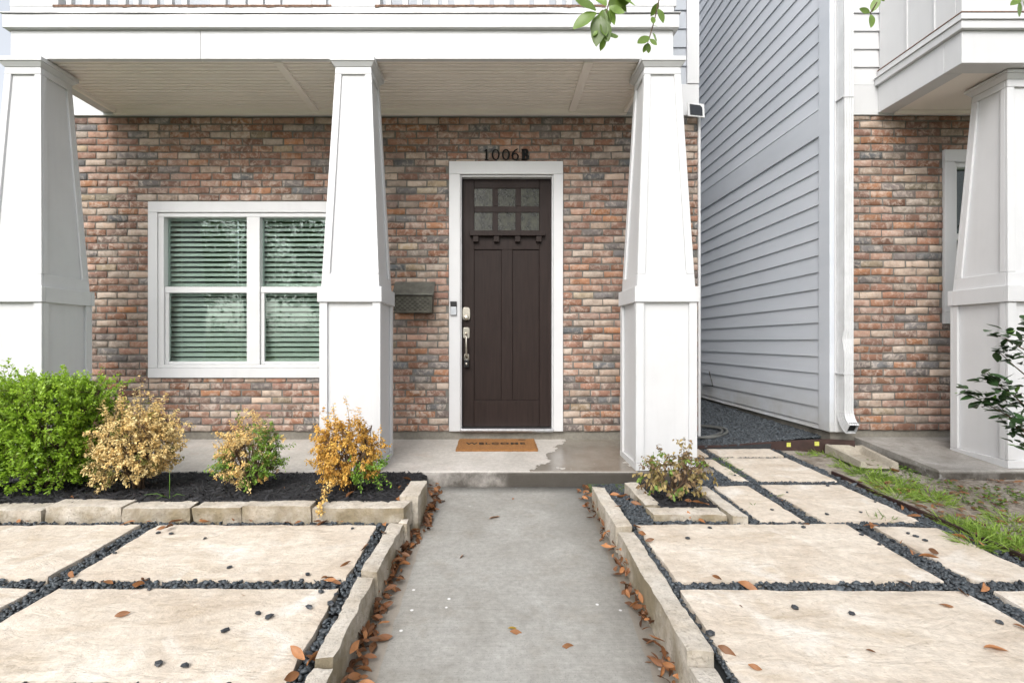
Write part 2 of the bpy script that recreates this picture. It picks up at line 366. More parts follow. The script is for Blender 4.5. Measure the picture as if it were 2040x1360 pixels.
tag(sheet('walkway', m_walk, WX0, WX1, -1.0, 3.752, lambda x, y: zw(y), 4, 30, 0, .06), kind='structure')
# road beyond the lawn behind the camera
tag(sheet('road', m_asph, -60, 60, -9.5, -4.6, lambda x, y: CZ-1.405, 2, 2, 0, .1), kind='structure')
gb = sheet('paving', m_gbase, -4.4, -.56, -.4, 2.96, lambda x, y: zs(y)-.042, 16, 16, .004); tag(gb, kind='structure')
gb2 = sheet('paving', m_gbase, .71, 2.57, -.4, 4.50, lambda x, y: zs(y)-.042-dip(x, y), 48, 48, .004); tag(gb2, kind='structure')
def gz(x, y): return CZ-.965+.10*min(max((x-1.85)/1.15, 0), 1)+.035*min(max((y-4.45)/2.5, 0), 1)
gb3 = sheet('gravel_path', m_gbase, 1.72, 3.02, 4.42, 13, lambda x, y: gz(x, y)-.022, 10, 30, .008); tag(gb3, kind='structure')
soil_z = lambda x, y: zs(y)-.012+.03*min(max((x-2.9)/.8, 0), 1)*min(max((y-2.6)/.8, 0), 1)
soil = sheet('soil', m_soil, 2.575, 9, -.4, 4.50, soil_z, 60, 50, .016, sc=4); tag(soil, kind='structure')
def bed_z(x, y): return CZ-.972-.055*min(max((y-2.93)/.8, 0), 1)+.012*mnoise.noise(Vector((x*3, y*3, 0)))
bed = sheet('flower_bed', m_mbase, -4.4, -.52, 2.88, 3.752, lambda x, y: bed_z(x, y)-.012, 40, 14, 0); tag(bed, kind='structure')
def bed2_z(x, y): return CZ-1.022-.8*dip(x, y)+.01*mnoise.noise(Vector((x*4, y*4, 0)))
bed2 = sheet('planting_bed', m_mbase, 1.0, 1.40, 2.92, 3.752, lambda x, y: bed2_z(x, y)-.012, 10, 14, 0); tag(bed2, kind='structure')

# ------------------------------------------------------------------ stones
def rough_block(name, corners_b, corners_t, mat, parent, nx=12, ny=4, nz=4, amp=.008, seed=0, edge=.010, topamp=None):
    """block from 4 bottom + 4 top corners, subdivided, rounded at the arrises and split-faced"""
    B = [Vector(c) for c in corners_b]; T = [Vector(c) for c in corners_t]
    def P(u, v, w):
        b = B[0]*(1-u)*(1-v)+B[1]*u*(1-v)+B[2]*u*v+B[3]*(1-u)*v
        t_ = T[0]*(1-u)*(1-v)+T[1]*u*(1-v)+T[2]*u*v+T[3]*(1-u)*v
        return b*(1-w)+t_*w
    def grid(nu):
        e = .06/nu if nu > 4 else .12
        return [0]+[i/nu for i in range(1, nu)]+[1]
    us, vs_, ws = grid(nx), grid(ny), grid(nz)
    lu = (B[1]-B[0]).length; lv = (B[3]-B[0]).length; lw = (T[0]-B[0]).length
    idx = {}; mb = MB()
    def vert(i, j, k):
        key = (i, j, k)
        if key in idx: return idx[key]
        u, v, w = us[i], vs_[j], ws[k]
        n_edge = (u in (0, 1))+(v in (0, 1))+(w in (0, 1))
        if n_edge >= 2:
            e = edge*(.7+.9*random.random())
            if u in (0, 1): u += (e/lu)*(1 if u == 0 else -1)*.75
            if v in (0, 1): v += (e/lv)*(1 if v == 0 else -1)*.75
            if w in (0, 1): w += (e/lw)*(1 if w == 0 else -1)*.6
        p = P(u, v, w); q = Vector((p.x*9+seed*3.7, p.y*9, p.z*9)); q2 = q*3.1
        d = Vector((mnoise.noise(q), mnoise.noise(q+Vector((5, 1, 2))), mnoise.noise(q+Vector((1, 8, 3)))))*amp
        d += Vector((mnoise.noise(q2), mnoise.noise(q2+Vector((5, 1, 2))), 0))*amp*.5
        if w > .8 and topamp is not None: d.z *= topamp/amp
        mb.v.append(tuple(p+d)); idx[key] = len(mb.v)-1; return idx[key]
    for i in range(nx):
        for j in range(ny):
            for k in (0, nz): mb.f.append((vert(i,j,k), vert(i+1,j,k), vert(i+1,j+1,k), vert(i,j+1,k)))
    for i in range(nx):
        for k in range(nz):
            for j in (0, ny): mb.f.append((vert(i,j,k), vert(i+1,j,k), vert(i+1,j,k+1), vert(i,j,k+1)))
    for j in range(ny):
        for k in range(nz):
            for i in (0, nx): mb.f.append((vert(i,j,k), vert(i,j+1,k), vert(i,j+1,k+1), vert(i,j,k+1)))
    o = mb.build(name, mat, parent, smooth=True); bm = bmesh.new(); bm.from_mesh(o.data)
    for e in bm.edges:
        if len(e.link_faces) == 2 and e.calc_face_angle(0) > R(32): e.smooth = False
    bm.to_mesh(o.data); bm.free(); return o
SLABS_L = [(-1.90,-.664,2.17,2.755), (-3.22,-2.0,2.175,2.745), (-1.89,-.655,1.545,2.085), (-3.15,-1.975,1.50,2.10), (-4.4,-3.32,2.16,2.74),
           (-1.88,-.66,.90,1.47), (-3.15,-1.96,.9,1.43), (-4.4,-3.24,1.5,2.1)]
SLABS_R = [(.795,2.0,2.155,2.76), (2.115,2.475,2.155,2.725), (.785,2.01,1.45,2.085), (2.11,2.48,1.45,2.08), (1.53,1.795,2.80,3.42), (1.885,2.46,2.80,3.44),
           (1.735,1.85,3.52,4.10), (1.915,2.49,3.52,4.12), (1.925,2.51,4.165,4.43), (1.735,1.855,4.165,4.43), (.78,2.0,.8,1.38), (2.1,2.48,.8,1.38)]
for lst, par in ((SLABS_L, gb), (SLABS_R, gb2)):
    for q, (x0, x1, y0, y1) in enumerate(lst):
        j = lambda: random.uniform(-.012, .012)
        c = [(x0+j(), y0+j()), (x1+j(), y0+j()), (x1+j(), y1+j()), (x0+j(), y1+j())]
        b = [(x, y, zs(y)-.05) for x, y in c]; tp = [(x, y, zs(y)+random.uniform(-.002, .002)) for x, y in c]
        rough_block('slab', b, tp, m_lime, par, max(6, int((x1-x0)*26)), max(5, int((y1-y0)*26)), 2, .010, q, .004, .0025)
def border(label, stones, loc):
    th = thing('stone_border', loc, label, 'stone border')
    for q, (x0, x1, y0, y1, zt, zb, sk) in enumerate(stones):
        j = lambda a=.006: random.uniform(-a, a)
        c = [(x0+j(), y0+j()), (x1+j(), y0+sk[0]+j()), (x1+sk[1]+j(), y1+j()), (x0+sk[1]+j(), y1+j())]
        rough_block('stone', [(x, y, CZ+zb) for x, y in c], [(x, y, CZ+zt+j(.005)) for x, y in c], m_kerb, th,
                    max(4, int((x1-x0)*42)), max(4, int((y1-y0)*42)), 5, .0075, q+zt, .0045, .005)
    return th
px = [-4.1,-3.62,-3.12,-2.606,-2.157,-1.758,-1.462,-1.057,-.512]
border('pale limestone blocks edging the black mulch bed with dying shrubs', [(px[i]+.004, px[i+1]-.004, 2.80, 2.935, -.952-.010*(i % 3)+(.012 if i == 5 else 0), -1.10, (0, .012*((i % 2)*2-1))) for i in range(8)]
       + [(-.578,-.458,2.945,3.30,-.938,-1.25,(0,.012)), (-.545,-.485,2.735,2.80,-1.02,-1.28,(0,0))], (-2.2, 2.87, CZ-1.1))
border('rough limestone kerb with wide leaf drift beside the left of the walkway', [(-.603,-.526,2.18,2.745,-1.028,-1.36,(0,.008)), (-.608,-.535,1.605,2.17,-1.045,-1.44,(0,0)), (-.60,-.525,.88,1.595,-1.068,-1.52,(0,0))], (-.55, 1.8, CZ-1.4))
border('worn limestone kerb along the right of the walkway', [(.676,.772,2.69,3.42,-1.022,-1.30,(0,.008)), (.648,.738,1.63,2.675,-1.045,-1.44,(0,.030)), (.655,.745,.85,1.62,-1.078,-1.52,(0,-.008))], (.68, 2, CZ-1.4))
border('small limestone planter edging round the wilted plant by the porch post', [(.93,1.03,2.99,3.46,-1.0,-1.22,(0,-.01)), (.915,1.355,2.83,2.955,-1.0,-1.12,(-.02,.004)), (1.36,1.462,2.785,3.36,-1.0,-1.22,(0,.01))], (1.2, 3, CZ-1.1))

# ------------------------------------------------------------------ pebbles, mulch (too many to count)
def rock_templates(n=10):
    T = []
    for k in range(n):
        bm = bmesh.new(); bmesh.ops.create_icosphere(bm, subdivisions=1, radius=1)
        r = random.Random(k)
        for v in bm.verts:
            s = 1+.28*mnoise.noise(v.co*1.4+Vector((k*7.1, 0, 0)))+r.uniform(-.12, .12); v.co *= s
        v = np.array([q.co[:] for q in bm.verts]); f = np.array([[q.index for q in fc.verts] for fc in bm.faces]); bm.free(); T.append((v, f))
    return T
ROCKS = rock_templates()
def rot_mats(n, tilt=.5):
    a = rng.uniform(0, 2*np.pi, n); b = rng.normal(0, tilt, n); c = rng.normal(0, tilt, n)
    ca, sa, cb, sb, cc, sc_ = np.cos(a), np.sin(a), np.cos(b), np.sin(b), np.cos(c), np.sin(c); o = np.zeros(n); i = np.ones(n)
    Z = np.stack([np.stack([ca,-sa,o],1), np.stack([sa,ca,o],1), np.stack([o,o,i],1)],1)
    X = np.stack([np.stack([i,o,o],1), np.stack([o,cb,-sb],1), np.stack([o,sb,cb],1)],1)
    Y = np.stack([np.stack([cc,o,sc_],1), np.stack([o,i,o],1), np.stack([-sc_,o,cc],1)],1)
    return Z@X@Y
def scatter(name, pts, sizes, cols, mat, temps, parent=None, flat=.55, tilt=.5, elong=(1., 1.6)):
    V, Fc, C = [], [], []; off = 0; n = len(pts); which = rng.integers(0, len(temps), n); Rm = rot_mats(n, tilt)
    for k, (tv, tf) in enumerate(temps):
        s = np.where(which == k)[0]
        if not len(s): continue
        sc3 = np.stack([sizes[s]*rng.uniform(*elong, len(s)), sizes[s], sizes[s]*flat*rng.uniform(.8, 1.2, len(s))], 1)
        v = np.einsum('nij,nvj->nvi', Rm[s], tv[None]*sc3[:, None, :])+pts[s][:, None, :]
        V.append(v.reshape(-1, 3)); Fc.append((tf[None]+(np.arange(len(s))*len(tv))[:, None, None]+off).reshape(-1, 3)); off += v.shape[0]*v.shape[1]
        C.append(np.repeat(cols[s], len(tf), 0))
    return np_mesh(name, np.concatenate(V), np.concatenate(Fc), mat, parent, np.concatenate(C), smooth=False)
def in_rects(x, y, rects, g=.0):
    m = np.zeros(len(x), bool)
    for x0, x1, y0, y1 in rects: m |= (x > x0+g) & (x < x1-g) & (y > y0+g) & (y < y1-g)
    return m
def gcol(n):
    v = rng.beta(1.3, 3.2, n)[:, None]; c = np.array([.009, .011, .014])*(1-v)+np.array([.085, .105, .12])*v
    return c
zs_v = lambda y: CZ-1.135+.036*np.clip(y, -1, 4.6)
def joint_pebbles(x0, x1, y0, y1, excl, n):
    x = rng.uniform(x0, x1, n); y = rng.uniform(y0, y1, n)
    k = ~in_rects(x, y, excl, -.004); x, y = x[k], y[k]
    lift = .013*rng.random(len(x))
    return np.stack([x, y, zs_v(y)-.020+lift-np.array([dip(a, b) if a > 0 else 0 for a, b in zip(x, y)])], 1)
K_R = [(.66,.778,2.68,3.43), (.61,.762,.85,2.68), (.92,1.04,2.98,3.45), (.90,1.37,2.82,2.96), (1.355,1.47,2.78,3.38), (1.03,1.36,2.95,3.75)]
p1 = joint_pebbles(-4.3, -.606, .9, 2.80, SLABS_L, 40000)
p2 = joint_pebbles(.74, 2.555, .9, 3.75, SLABS_R+K_R, 46000)
p2b = joint_pebbles(1.715, 2.58, 3.75, 4.42, SLABS_R, 5000)
# a bank of extra stones around the planter, where they lie thick
x = rng.uniform(.785, .92, 900); y = rng.uniform(2.8, 3.72, 900); p3 = np.stack([x, y, zs_v(y)-.012+.016*rng.random(900)-np.array([dip(a, b) for a, b in zip(x, y)])], 1)
for nm, P, s in (('pebbles', p1, .0092), ('pebbles', np.concatenate([p2, p2b, p3]), .0092)):
    o = scatter(nm, P, s*rng.lognormal(0, .25, len(P)), gcol(len(P)), m_pebble, ROCKS, gb if P is p1 else gb2); o['kind'] = 'stuff'
n = 30000; x = rng.uniform(1.75, 3.0, n); y = 4.46+(rng.random(n)**1.5)*6.0
zz = np.array([gz(a, b) for a, b in zip(x, y)])
P = np.stack([x, y, zz-.012+.012*rng.random(n)], 1)
o = scatter('pebbles', P, .0105*rng.lognormal(0, .25, n), gcol(n), m_pebble, ROCKS, gb3); o['kind'] = 'stuff'
STRIP = [(np.array([[-1,-.16,-.1],[1,-.1,-.1],[1.05,.12,-.05],[-1,.15,-.1],[-.9,-.05,.14],[.2,.02,.2],[.95,.03,.08]]),
          np.array([[0,1,5],[0,5,4],[1,6,5],[1,2,6],[2,5,6],[2,3,5],[3,4,5],[3,0,4]]))]
def mulch(parent, x0, x1, y0, y1, zf, n, excl=()):
    x = rng.uniform(x0, x1, n); y = rng.uniform(y0, y1, n); k = ~in_rects(x, y, excl); x, y = x[k], y[k]
    z = np.array([zf(a, b) for a, b in zip(x, y)])+.012*rng.random(len(x))
    v = rng.beta(1.2, 5, len(x))[:, None]; c = np.array([.006, .006, .007])*(1-v)+np.array([.055, .055, .062])*v
    o = scatter('mulch', np.stack([x, y, z], 1), .016*rng.lognormal(0, .4, len(x)), c, m_mulch, STRIP, parent, 1., .28, (1., 1.7)); o['kind'] = 'stuff'
mulch(bed, -4.3, -.56, 2.92, 3.75, bed_z, 24000)
mulch(bed2, 1.02, 1.38, 2.94, 3.75, bed2_z, 2600)

# ------------------------------------------------------------------ our house
YW, YF = 4.79, 3.75                       # wall face, front of the porch
SW = F/YW
def wx(px): return (px-CX)/SW
def wz(py): return CZ+(CY-py)/SW
HX0, HX1 = -4.42, wx(1390)
house = thing('townhouse', (-1.2, YW+.1, CZ-.97), 'white trimmed brick townhouse with dark brown front door and square porch columns', 'house')
win = (wx(298), wx(713), wz(752), wz(403)); dor = (wx(895), wx(1121), wz(858), wz(323))
ZB, ZT = wz(858), CZ+2.215
def backing(parent, x0, x1, y, zb, zt, holes, thick=.2):
    xs_ = sorted({x0, x1, *[h[0] for h in holes], *[h[1] for h in holes]}); zs_ = sorted({zb, zt, *[h[2] for h in holes], *[h[3] for h in holes]})
    xs_ = [v for v in xs_ if x0 <= v <= x1]; zs_ = [v for v in zs_ if zb <= v <= zt]; mb = MB()
    for a, b in zip(xs_, xs_[1:]):
        for c, d in zip(zs_, zs_[1:]):
            if any(h[0] <= a and b <= h[1] and h[2] <= c and d <= h[3] for h in holes): continue
            mb.box(a, b, y, y+thick, c, d)
    return mb.build('brick_wall', m_mortar, parent)
def brick_cols():
    r = random.random()
    if r < .34: c = (.255, .138, .096)
    elif r < .60: c = (.322, .205, .156)
    elif r < .78: c = (.40, .312, .25)
    elif r < .86: c = (.325, .165, .095)
    elif r < .885: c = (.33, .26, .18)
    else: c = (.16, .145, .14)
    k = random.uniform(.66, 1.22); w = random.uniform(-.02, .02)
    return (c[0]*k+w, c[1]*k, c[2]*k-w*.5)
def brick_geo(x0, x1, z0, z1, y, proud, seed):
    """tumbled brick: wobbly outline, chamfered face. returns verts, tris"""
    w = x1-x0; rr = random.Random(seed); j = lambda a: rr.uniform(-a, a)
    us = [0, .33, .67, 1]; ring = [(x0+w*u, z0) for u in us]+[(x0+w*u, z1) for u in us[::-1]]
    out = [(a+j(.0035), b+j(.0040)) for a, b in ring]; cx_, cz_ = (x0+x1)/2, (z0+z1)/2; V = []
    for a, b in out: V.append((a, y+.02, b))
    for a, b in out: V.append((a, y-proud+.0030+j(.0012), b))
    e = .0032
    for a, b in out: V.append((a+(e if a < x0+w*.1 else -e if a > x1-w*.1 else j(.004)), y-proud+j(.0014), b+(e if b < cz_ else -e)+j(.001)))
    T = []
    for k in range(8):
        m = (k+1) % 8
        T += [(k, m, 8+m), (k, 8+m, 8+k), (8+k, 8+m, 16+m), (8+k, 16+m, 16+k)]
    T += [(16, 17, 22), (16, 22, 23), (17, 18, 21), (17, 21, 22), (18, 19, 20), (18, 20, 21)]
    return V, T
def lay_bricks(wall, x0, x1, zb, zt, y, holes, pitch, course, keep, parent_origin, occl=None):
    out = []; row = 0; z = zb; jt = .0135
    while z < zt-.012:
        z0, z1 = z+.0, min(z+course-jt, zt)
        off = (row % 2)*pitch/2+random.uniform(-.012, .012); x = x0-off
        while x < x1:
            l = pitch*random.uniform(.975, 1.02) if row % 9 else pitch
            a, b = max(x, x0), min(x+l-jt, x1); x += l
            if b-a < .02: continue
            segs = [(a, b, z0, z1)]
            for h in holes:
                new = []
                for (p, q, c, d) in segs:
                    if q <= h[0] or p >= h[1] or d <= h[2] or c >= h[3]: new.append((p, q, c, d)); continue
                    zc, zd = max(c, h[2]), min(d, h[3])
                    if p < h[0]: new.append((p, h[0]-.004, c, d))
                    if q > h[1]: new.append((h[1]+.004, q, c, d))
                    pp, qq = max(p, h[0]), min(q, h[1])
                    if c < h[2]-.012: new.append((pp, qq, c, h[2]-.006))
                    if d > h[3]+.012: new.append((pp, qq, h[3]+.006, d))
                segs = new
            for s in segs:
                if s[1]-s[0] > .018 and s[3]-s[2] > .01: out.append(s)
        z += course; row += 1
    def score(s):
        cx_, cz_ = (s[0]+s[1])/2, (s[2]+s[3])/2; full = (s[1]-s[0])*(s[3]-s[2])
        hid = occl(cx_, cz_) if occl else False
        return (hid, -round(full, 3), abs(cx_)+abs(cz_-CZ)*.6)
    out.sort(key=score); singles, rest = out[:keep], out[keep:]
    for q, s in enumerate(singles):
        V, T = brick_geo(*s, y, random.uniform(.005, .0105), q)
        o = np_mesh('brick', V, T, m_brick, wall); o.color = (*brick_cols(), 1)
    if rest:
        V, T, C = [], [], []
        for q, s in enumerate(rest):
            v, t_ = brick_geo(*s, y, random.uniform(.005, .0105), q+5000); n0 = len(V); V += v; T += [tuple(i+n0 for i in f) for f in t_]; C += [brick_cols()]*len(t_)
        o = np_mesh('brick', V, T, m_brick_a, wall, np.array(C)); o['kind'] = 'stuff'
wall = backing(house, HX0, HX1, YW, ZB, ZT, [win, dor])
def occl1(x, z):
    p = CX+x*SW; return p < 185 or 628 < p < 788 or 1236 < p
lay_bricks(wall, HX0, HX1, ZB, ZT, YW, [win, dor], .2037, .0688, 298, None, occl1)
bx('foundation', m_found, house, HX0+.02, HX1-.02, YW+.012, YW+.3, CZ-1.25, ZB-.002, .003)
bx('side_wall', m_white, house, HX1-.03, HX1-.012, YW+.21, YW+8, ZB, CZ+6, 0)  # unseen side, made white to bounce light into the side passage
bx('roof_deck', m_room, house, HX0, HX1, YW+.21, YW+8, CZ+5.9, CZ+6.0, 0)
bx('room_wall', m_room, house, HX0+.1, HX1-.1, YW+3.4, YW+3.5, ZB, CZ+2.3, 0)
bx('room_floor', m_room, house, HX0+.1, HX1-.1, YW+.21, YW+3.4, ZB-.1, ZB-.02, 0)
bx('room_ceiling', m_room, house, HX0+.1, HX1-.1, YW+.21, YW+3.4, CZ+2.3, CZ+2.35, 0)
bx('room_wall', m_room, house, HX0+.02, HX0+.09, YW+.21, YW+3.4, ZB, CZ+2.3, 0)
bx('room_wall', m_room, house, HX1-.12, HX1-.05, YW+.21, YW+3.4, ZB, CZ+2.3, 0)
bx('frieze_board', m_white, house, HX0-.01, HX1+.005, YW-.022, YW+.2, ZT+.003, wz(170))
bx('corner_trim', m_white, house, HX1-.004, HX1+.020, YW-.025, YW+.1, CZ-.93, ZT)
# upper storey siding behind the balcony
pit = .183; z = wz(170)
for k in range(12):
    a = z+k*pit
    MB().hexa([(HX0, YW-.016, a), (HX1-.118, YW-.016, a), (HX1-.118, YW+.03, a), (HX0, YW+.03, a)], [(HX0, YW-.003, a+pit-.001), (HX1-.118, YW-.003, a+pit-.001), (HX1-.118, YW+.03, a+pit-.001), (HX0, YW+.03, a+pit-.001)]).build('siding_board', m_siding_f, house)
bx('corner_board', m_white, house, HX1-.115, HX1+.004, YW-.03, YW+.15, wz(170)+.002, CZ+5.9)
bx('upper_wall', m_siding_f, house, HX0, HX1-.12, YW+.031, YW+.2, wz(170)+.003, CZ+5.9, 0)

# porch floor
def rounded_slab(name, mat, parent, x0, x1, yf, yb, zf, zbk, zbot):
    mb = MB(); n = 40
    prof = [(yf+.004, zbot), (yf, zf-.03), (yf+.003, zf-.012), (yf+.012, zf-.003), (yf+.03, zf), (yb, zbk), (yb, zbot)]
    for i in range(n+1):
        x = x0+(x1-x0)*i/n
        for q, (y, z_) in enumerate(prof):
            w = .004*mnoise.noise(Vector((x*5, q*3., 1))) if 0 < q < 5 else 0
            mb.v.append((x, y+w, z_+w*.4))
    m_ = len(prof)
    for i in range(n):
        for q in range(m_-1): mb.f.append((i*m_+q, i*m_+q+1, (i+1)*m_+q+1, (i+1)*m_+q))
        mb.f.append((i*m_+m_-1, i*m_, (i+1)*m_, (i+1)*m_+m_-1))
    mb.f.append(tuple(range(m_))); mb.f.append(tuple(n*m_+q for q in range(m_)))
    return mb.build(name, mat, parent, smooth=False)
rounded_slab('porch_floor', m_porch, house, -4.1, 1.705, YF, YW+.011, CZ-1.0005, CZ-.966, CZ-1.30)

# ---- columns
def column(parent, cx, yf, wb=.473, zbase=CZ-1.0, zband0=CZ+.305, zband1=CZ+.425, ztop=CZ+2.17, zcap=CZ+2.245, tb=.225, tt=.142, mirror=False):
    cy = yf+wb/2; h = wb/2
    root = MB().hexa(*[[(cx+sx*(h-.02), cy+sy*(h-.02), z_) for sx, sy in ((-1,-1),(1,-1),(1,1),(-1,1))] for z_ in (zbase+.003, zband0+.02)]).build('column', m_white, parent)
    def face(k, u, n, z_):   # point on side k of the column: u along the face, n out from the axis
        ex, ey = [(1,0),(0,1),(-1,0),(0,-1)][k]; nx_, ny_ = [(0,-1),(1,0),(0,1),(-1,0)][k]
        return (cx+ex*u+nx_*n, cy+ey*u+ny_*n, z_)
    def strip(name, k, u0, u1, n0, n1, z0, z1, u2=None, u3=None, m0=None, m1=None, bevel=.003):
        u2 = u0 if u2 is None else u2; u3 = u1 if u3 is None else u3; m0 = n0 if m0 is None else m0; m1 = n1 if m1 is None else m1
        return MB().hexa([face(k,u0,n1,z0), face(k,u1,n1,z0), face(k,u1,n0,z0), face(k,u0,n0,z0)], [face(k,u2,m1,z1), face(k,u3,m1,z1), face(k,u3,m0,z1), face(k,u2,m0,z1)]).build(name, m_white, root, bevel=bevel)
    cw = .062
    for k in range(4):
        e = 0 if k % 2 == 0 else .0205
        for s in (-1, 1):
            a, b = (-(h-e), -(h-cw)) if s < 0 else (h-cw, h-e)
            strip('corner_board', k, a, b, h-.0195, h, zbase+.060, zband0-.001)
        strip('base_trim', k, -(h+.002-e), h+.002-e, h-.0195, h+.002, zbase+.001, zbase+.058)
        strip('band', k, -(h+.012-e*1.7), h+.012-e*1.7, h-.022, h+.012, zband0, zband1)
    # tapered shaft
    MB().hexa(*[[(cx+sx*(q-.018), cy+sy*(q-.018), z_) for sx, sy in ((-1,-1),(1,-1),(1,1),(-1,1))] for q, z_ in ((tb, zband1-.01), (tt, zcap-.002))]).build('shaft', m_white, root)
    H = lambda z_: tb+(tt-tb)*(z_-zband1)/(ztop-zband1)
    MB().box(cx-h+.01, cx+h-.01, cy-h+.01, cy+h-.01, zband1-.03, zband1-.004).build('band_top', m_white, root)
    zr0, zr1 = zband1+.10, ztop-.055
    for k in range(4):
        e = 0 if k % 2 == 0 else .0185
        for s in (-1, 1):
            a0, b0, a1, b1 = H(zr0)-.060, H(zr0)-e, H(zr1)-.052, H(zr1)-e
            q = ((-b0, -a0, -b1, -a1) if s < 0 else (a0, b0, a1, b1))
            strip('corner_board', k, q[0], q[1], H(zr0)-.0175, H(zr0), zr0+.001, zr1-.001, q[2], q[3], H(zr1)-.0175, H(zr1))
        strip('rail', k, -H(zband1)+e, H(zband1)-e, H(zband1)-.0175, H(zband1)+.001, zband1-.003, zr0, -H(zr0)+e, H(zr0)-e, H(zr0)-.0175, H(zr0)+.001)
        strip('rail', k, -H(zr1)+e, H(zr1)-e, H(zr1)-.0175, H(zr1)+.001, zr1, ztop, -H(ztop)+e, H(ztop)-e, H(ztop)-.0175, H(ztop)+.001)
    # cap: coved board under a flat plate
    MB().hexa(*[[(cx+sx*q, cy+sy*q, z_) for sx, sy in ((-1,-1),(1,-1),(1,1),(-1,1))] for q, z_ in ((tt+.004, ztop+.001), (tt+.028, ztop+.035))]).build('cap', m_white, root, bevel=.003)
    bx('cap', m_white, root, cx-tt-.034, cx+tt+.034, cy-tt-.034, cy+tt+.034, ztop+.036, zcap-.003)
    return root
for cx_ in (-3.735, -1.118, 1.331): column(house, cx_, YF)

# ---- beam, ceiling, balcony
YB = 3.862; ZC = CZ+2.245; BX0, BX1 = -3.85, 1.424
beam = bx('beam', m_white, house, BX0, -2.341, YB, YB+.04, ZC, CZ+2.475)
bx('beam_board', m_white, beam, -2.339, BX1, YB, YB+.04, ZC, CZ+2.475)
for s, (a, b) in enumerate(((BX0+.001, BX0+.13), (BX1-.13, BX1-.001))): bx('side_beam', m_white, house, a, b, YB+.042, YW-.023, ZC-.0, CZ+2.475)
bx('crown_board', m_white, house, BX0-.035, BX1+.035, YB-.034, YB+.10, CZ+2.476, CZ+2.583)
fl = MB()
for i in range(40):
    a = BX0-.045+(BX1-BX0+.09)*i/40; b = BX0-.045+(BX1-BX0+.09)*(i+1)/40
    wa, wb_ = [.006*mnoise.noise(Vector((v*2.3, 0, 4))) for v in (a, b)]
    fl.hexa([(a, YB-.044+wa, CZ+2.586-abs(wa)), (b, YB-.044+wb_, CZ+2.586-abs(wb_)), (b, YB+.1, CZ+2.586), (a, YB+.1, CZ+2.586)], [(a, YB-.044+wa, CZ+2.592), (b, YB-.044+wb_, CZ+2.592), (b, YB+.1, CZ+2.592), (a, YB+.1, CZ+2.592)])
fl.build('flashing', m_flash, house)
sB = F/YB; bxp = lambda p: (p-CX)/sB
bx('parapet_board', m_white, house, BX0-.01, BX1+.008, YB+.004, YB+.09, CZ+2.596, CZ+2.666)
for (a, b) in ((115, 655), (757, 1202)):
    pr = MB()
    x0, x1 = bxp(a)-.04, bxp(b)+.02; n_ = 60
    for i in range(n_):
        u, v = x0+(x1-x0)*i/n_, x0+(x1-x0)*(i+1)/n_
        d0 = .014*max(0, mnoise.noise(Vector((u*13, a, 0)))+.2)
        pr.hexa([(u, YB-.0005, CZ+2.662-d0), (v, YB-.0005, CZ+2.662-d0*.6), (v, YB+.004, CZ+2.662), (u, YB+.004, CZ+2.662)], [(u, YB-.002, CZ+2.676), (v, YB-.002, CZ+2.676), (v, YB+.05, CZ+2.676), (u, YB+.05, CZ+2.676)])
    pr.build('peeling_sill', m_rust, house)
for a, b in ((18, 115), (655, 757), (1202, 1348)): bx('parapet_post', m_white, house, bxp(a), bxp(b), YB+.003, YB+.12, CZ+2.667, CZ+3.65)
bx('top_rail', m_white, house, BX0, BX1, YB-.01, YB+.13, CZ+3.652, CZ+3.72)
for a, b, lst in ((115, 655, (130, 165, 200, 237, 265, 300, 330, 362, 430, 470, 505, 540, 575, 605, 632)), (757, 1202, (772, 806, 835, 864, 886, 920, 960, 1000, 1040, 1080, 1115, 1135, 1160, 1185))):
    for p_ in lst:
        w_ = .022 if (p_ % 3) else .030
        if 380 < p_ < 640 or 900 < p_ < 1110: w_ = .060
        bx('baluster', m_white, house, bxp(p_)-w_, bxp(p_)+w_, YB+.03, YB+.07, CZ+2.667, CZ+3.651, .003)
ly = MB()
x0, x1 = BX0+.131, BX1-.131; y = YB+.041; prof = []
while y < YW-.03:
    prof += [(y, ZC+.012), (y+.038, ZC+.012), (y+.040, ZC+.020), (y+.049, ZC+.020)]; y += .051
k = len(prof)
ly.v = [(x0, a, b) for a, b in prof]+[(x1, a, b) for a, b in prof]; ly.f = [(i, i+1, k+i+1, k+i) for i in range(k-1)]
ceil = ly.build('ceiling', m_soffit, house)
bx('balcony_deck', m_white, house, BX0+.01, BX1-.01, YB+.045, YW-.024, ZC+.03, CZ+2.47, 0)
for xb in (-1.747, .757): bx('batten', m_soffit, ceil, xb-.036, xb+.036, YB+.042, YW-.064, ZC-.006, ZC+.0115)
bx('crown_trim', m_soffit, house, x0+.002, x1-.002, YW-.062, YW-.0235, ZC-.030, ZC+.0185)
for a, b in ((x0+.001, x0+.036), (x1-.036, x1-.001)): bx('crown_trim', m_soffit, house, a, b, YB+.042, YW-.064, ZC-.02, ZC+.0185)

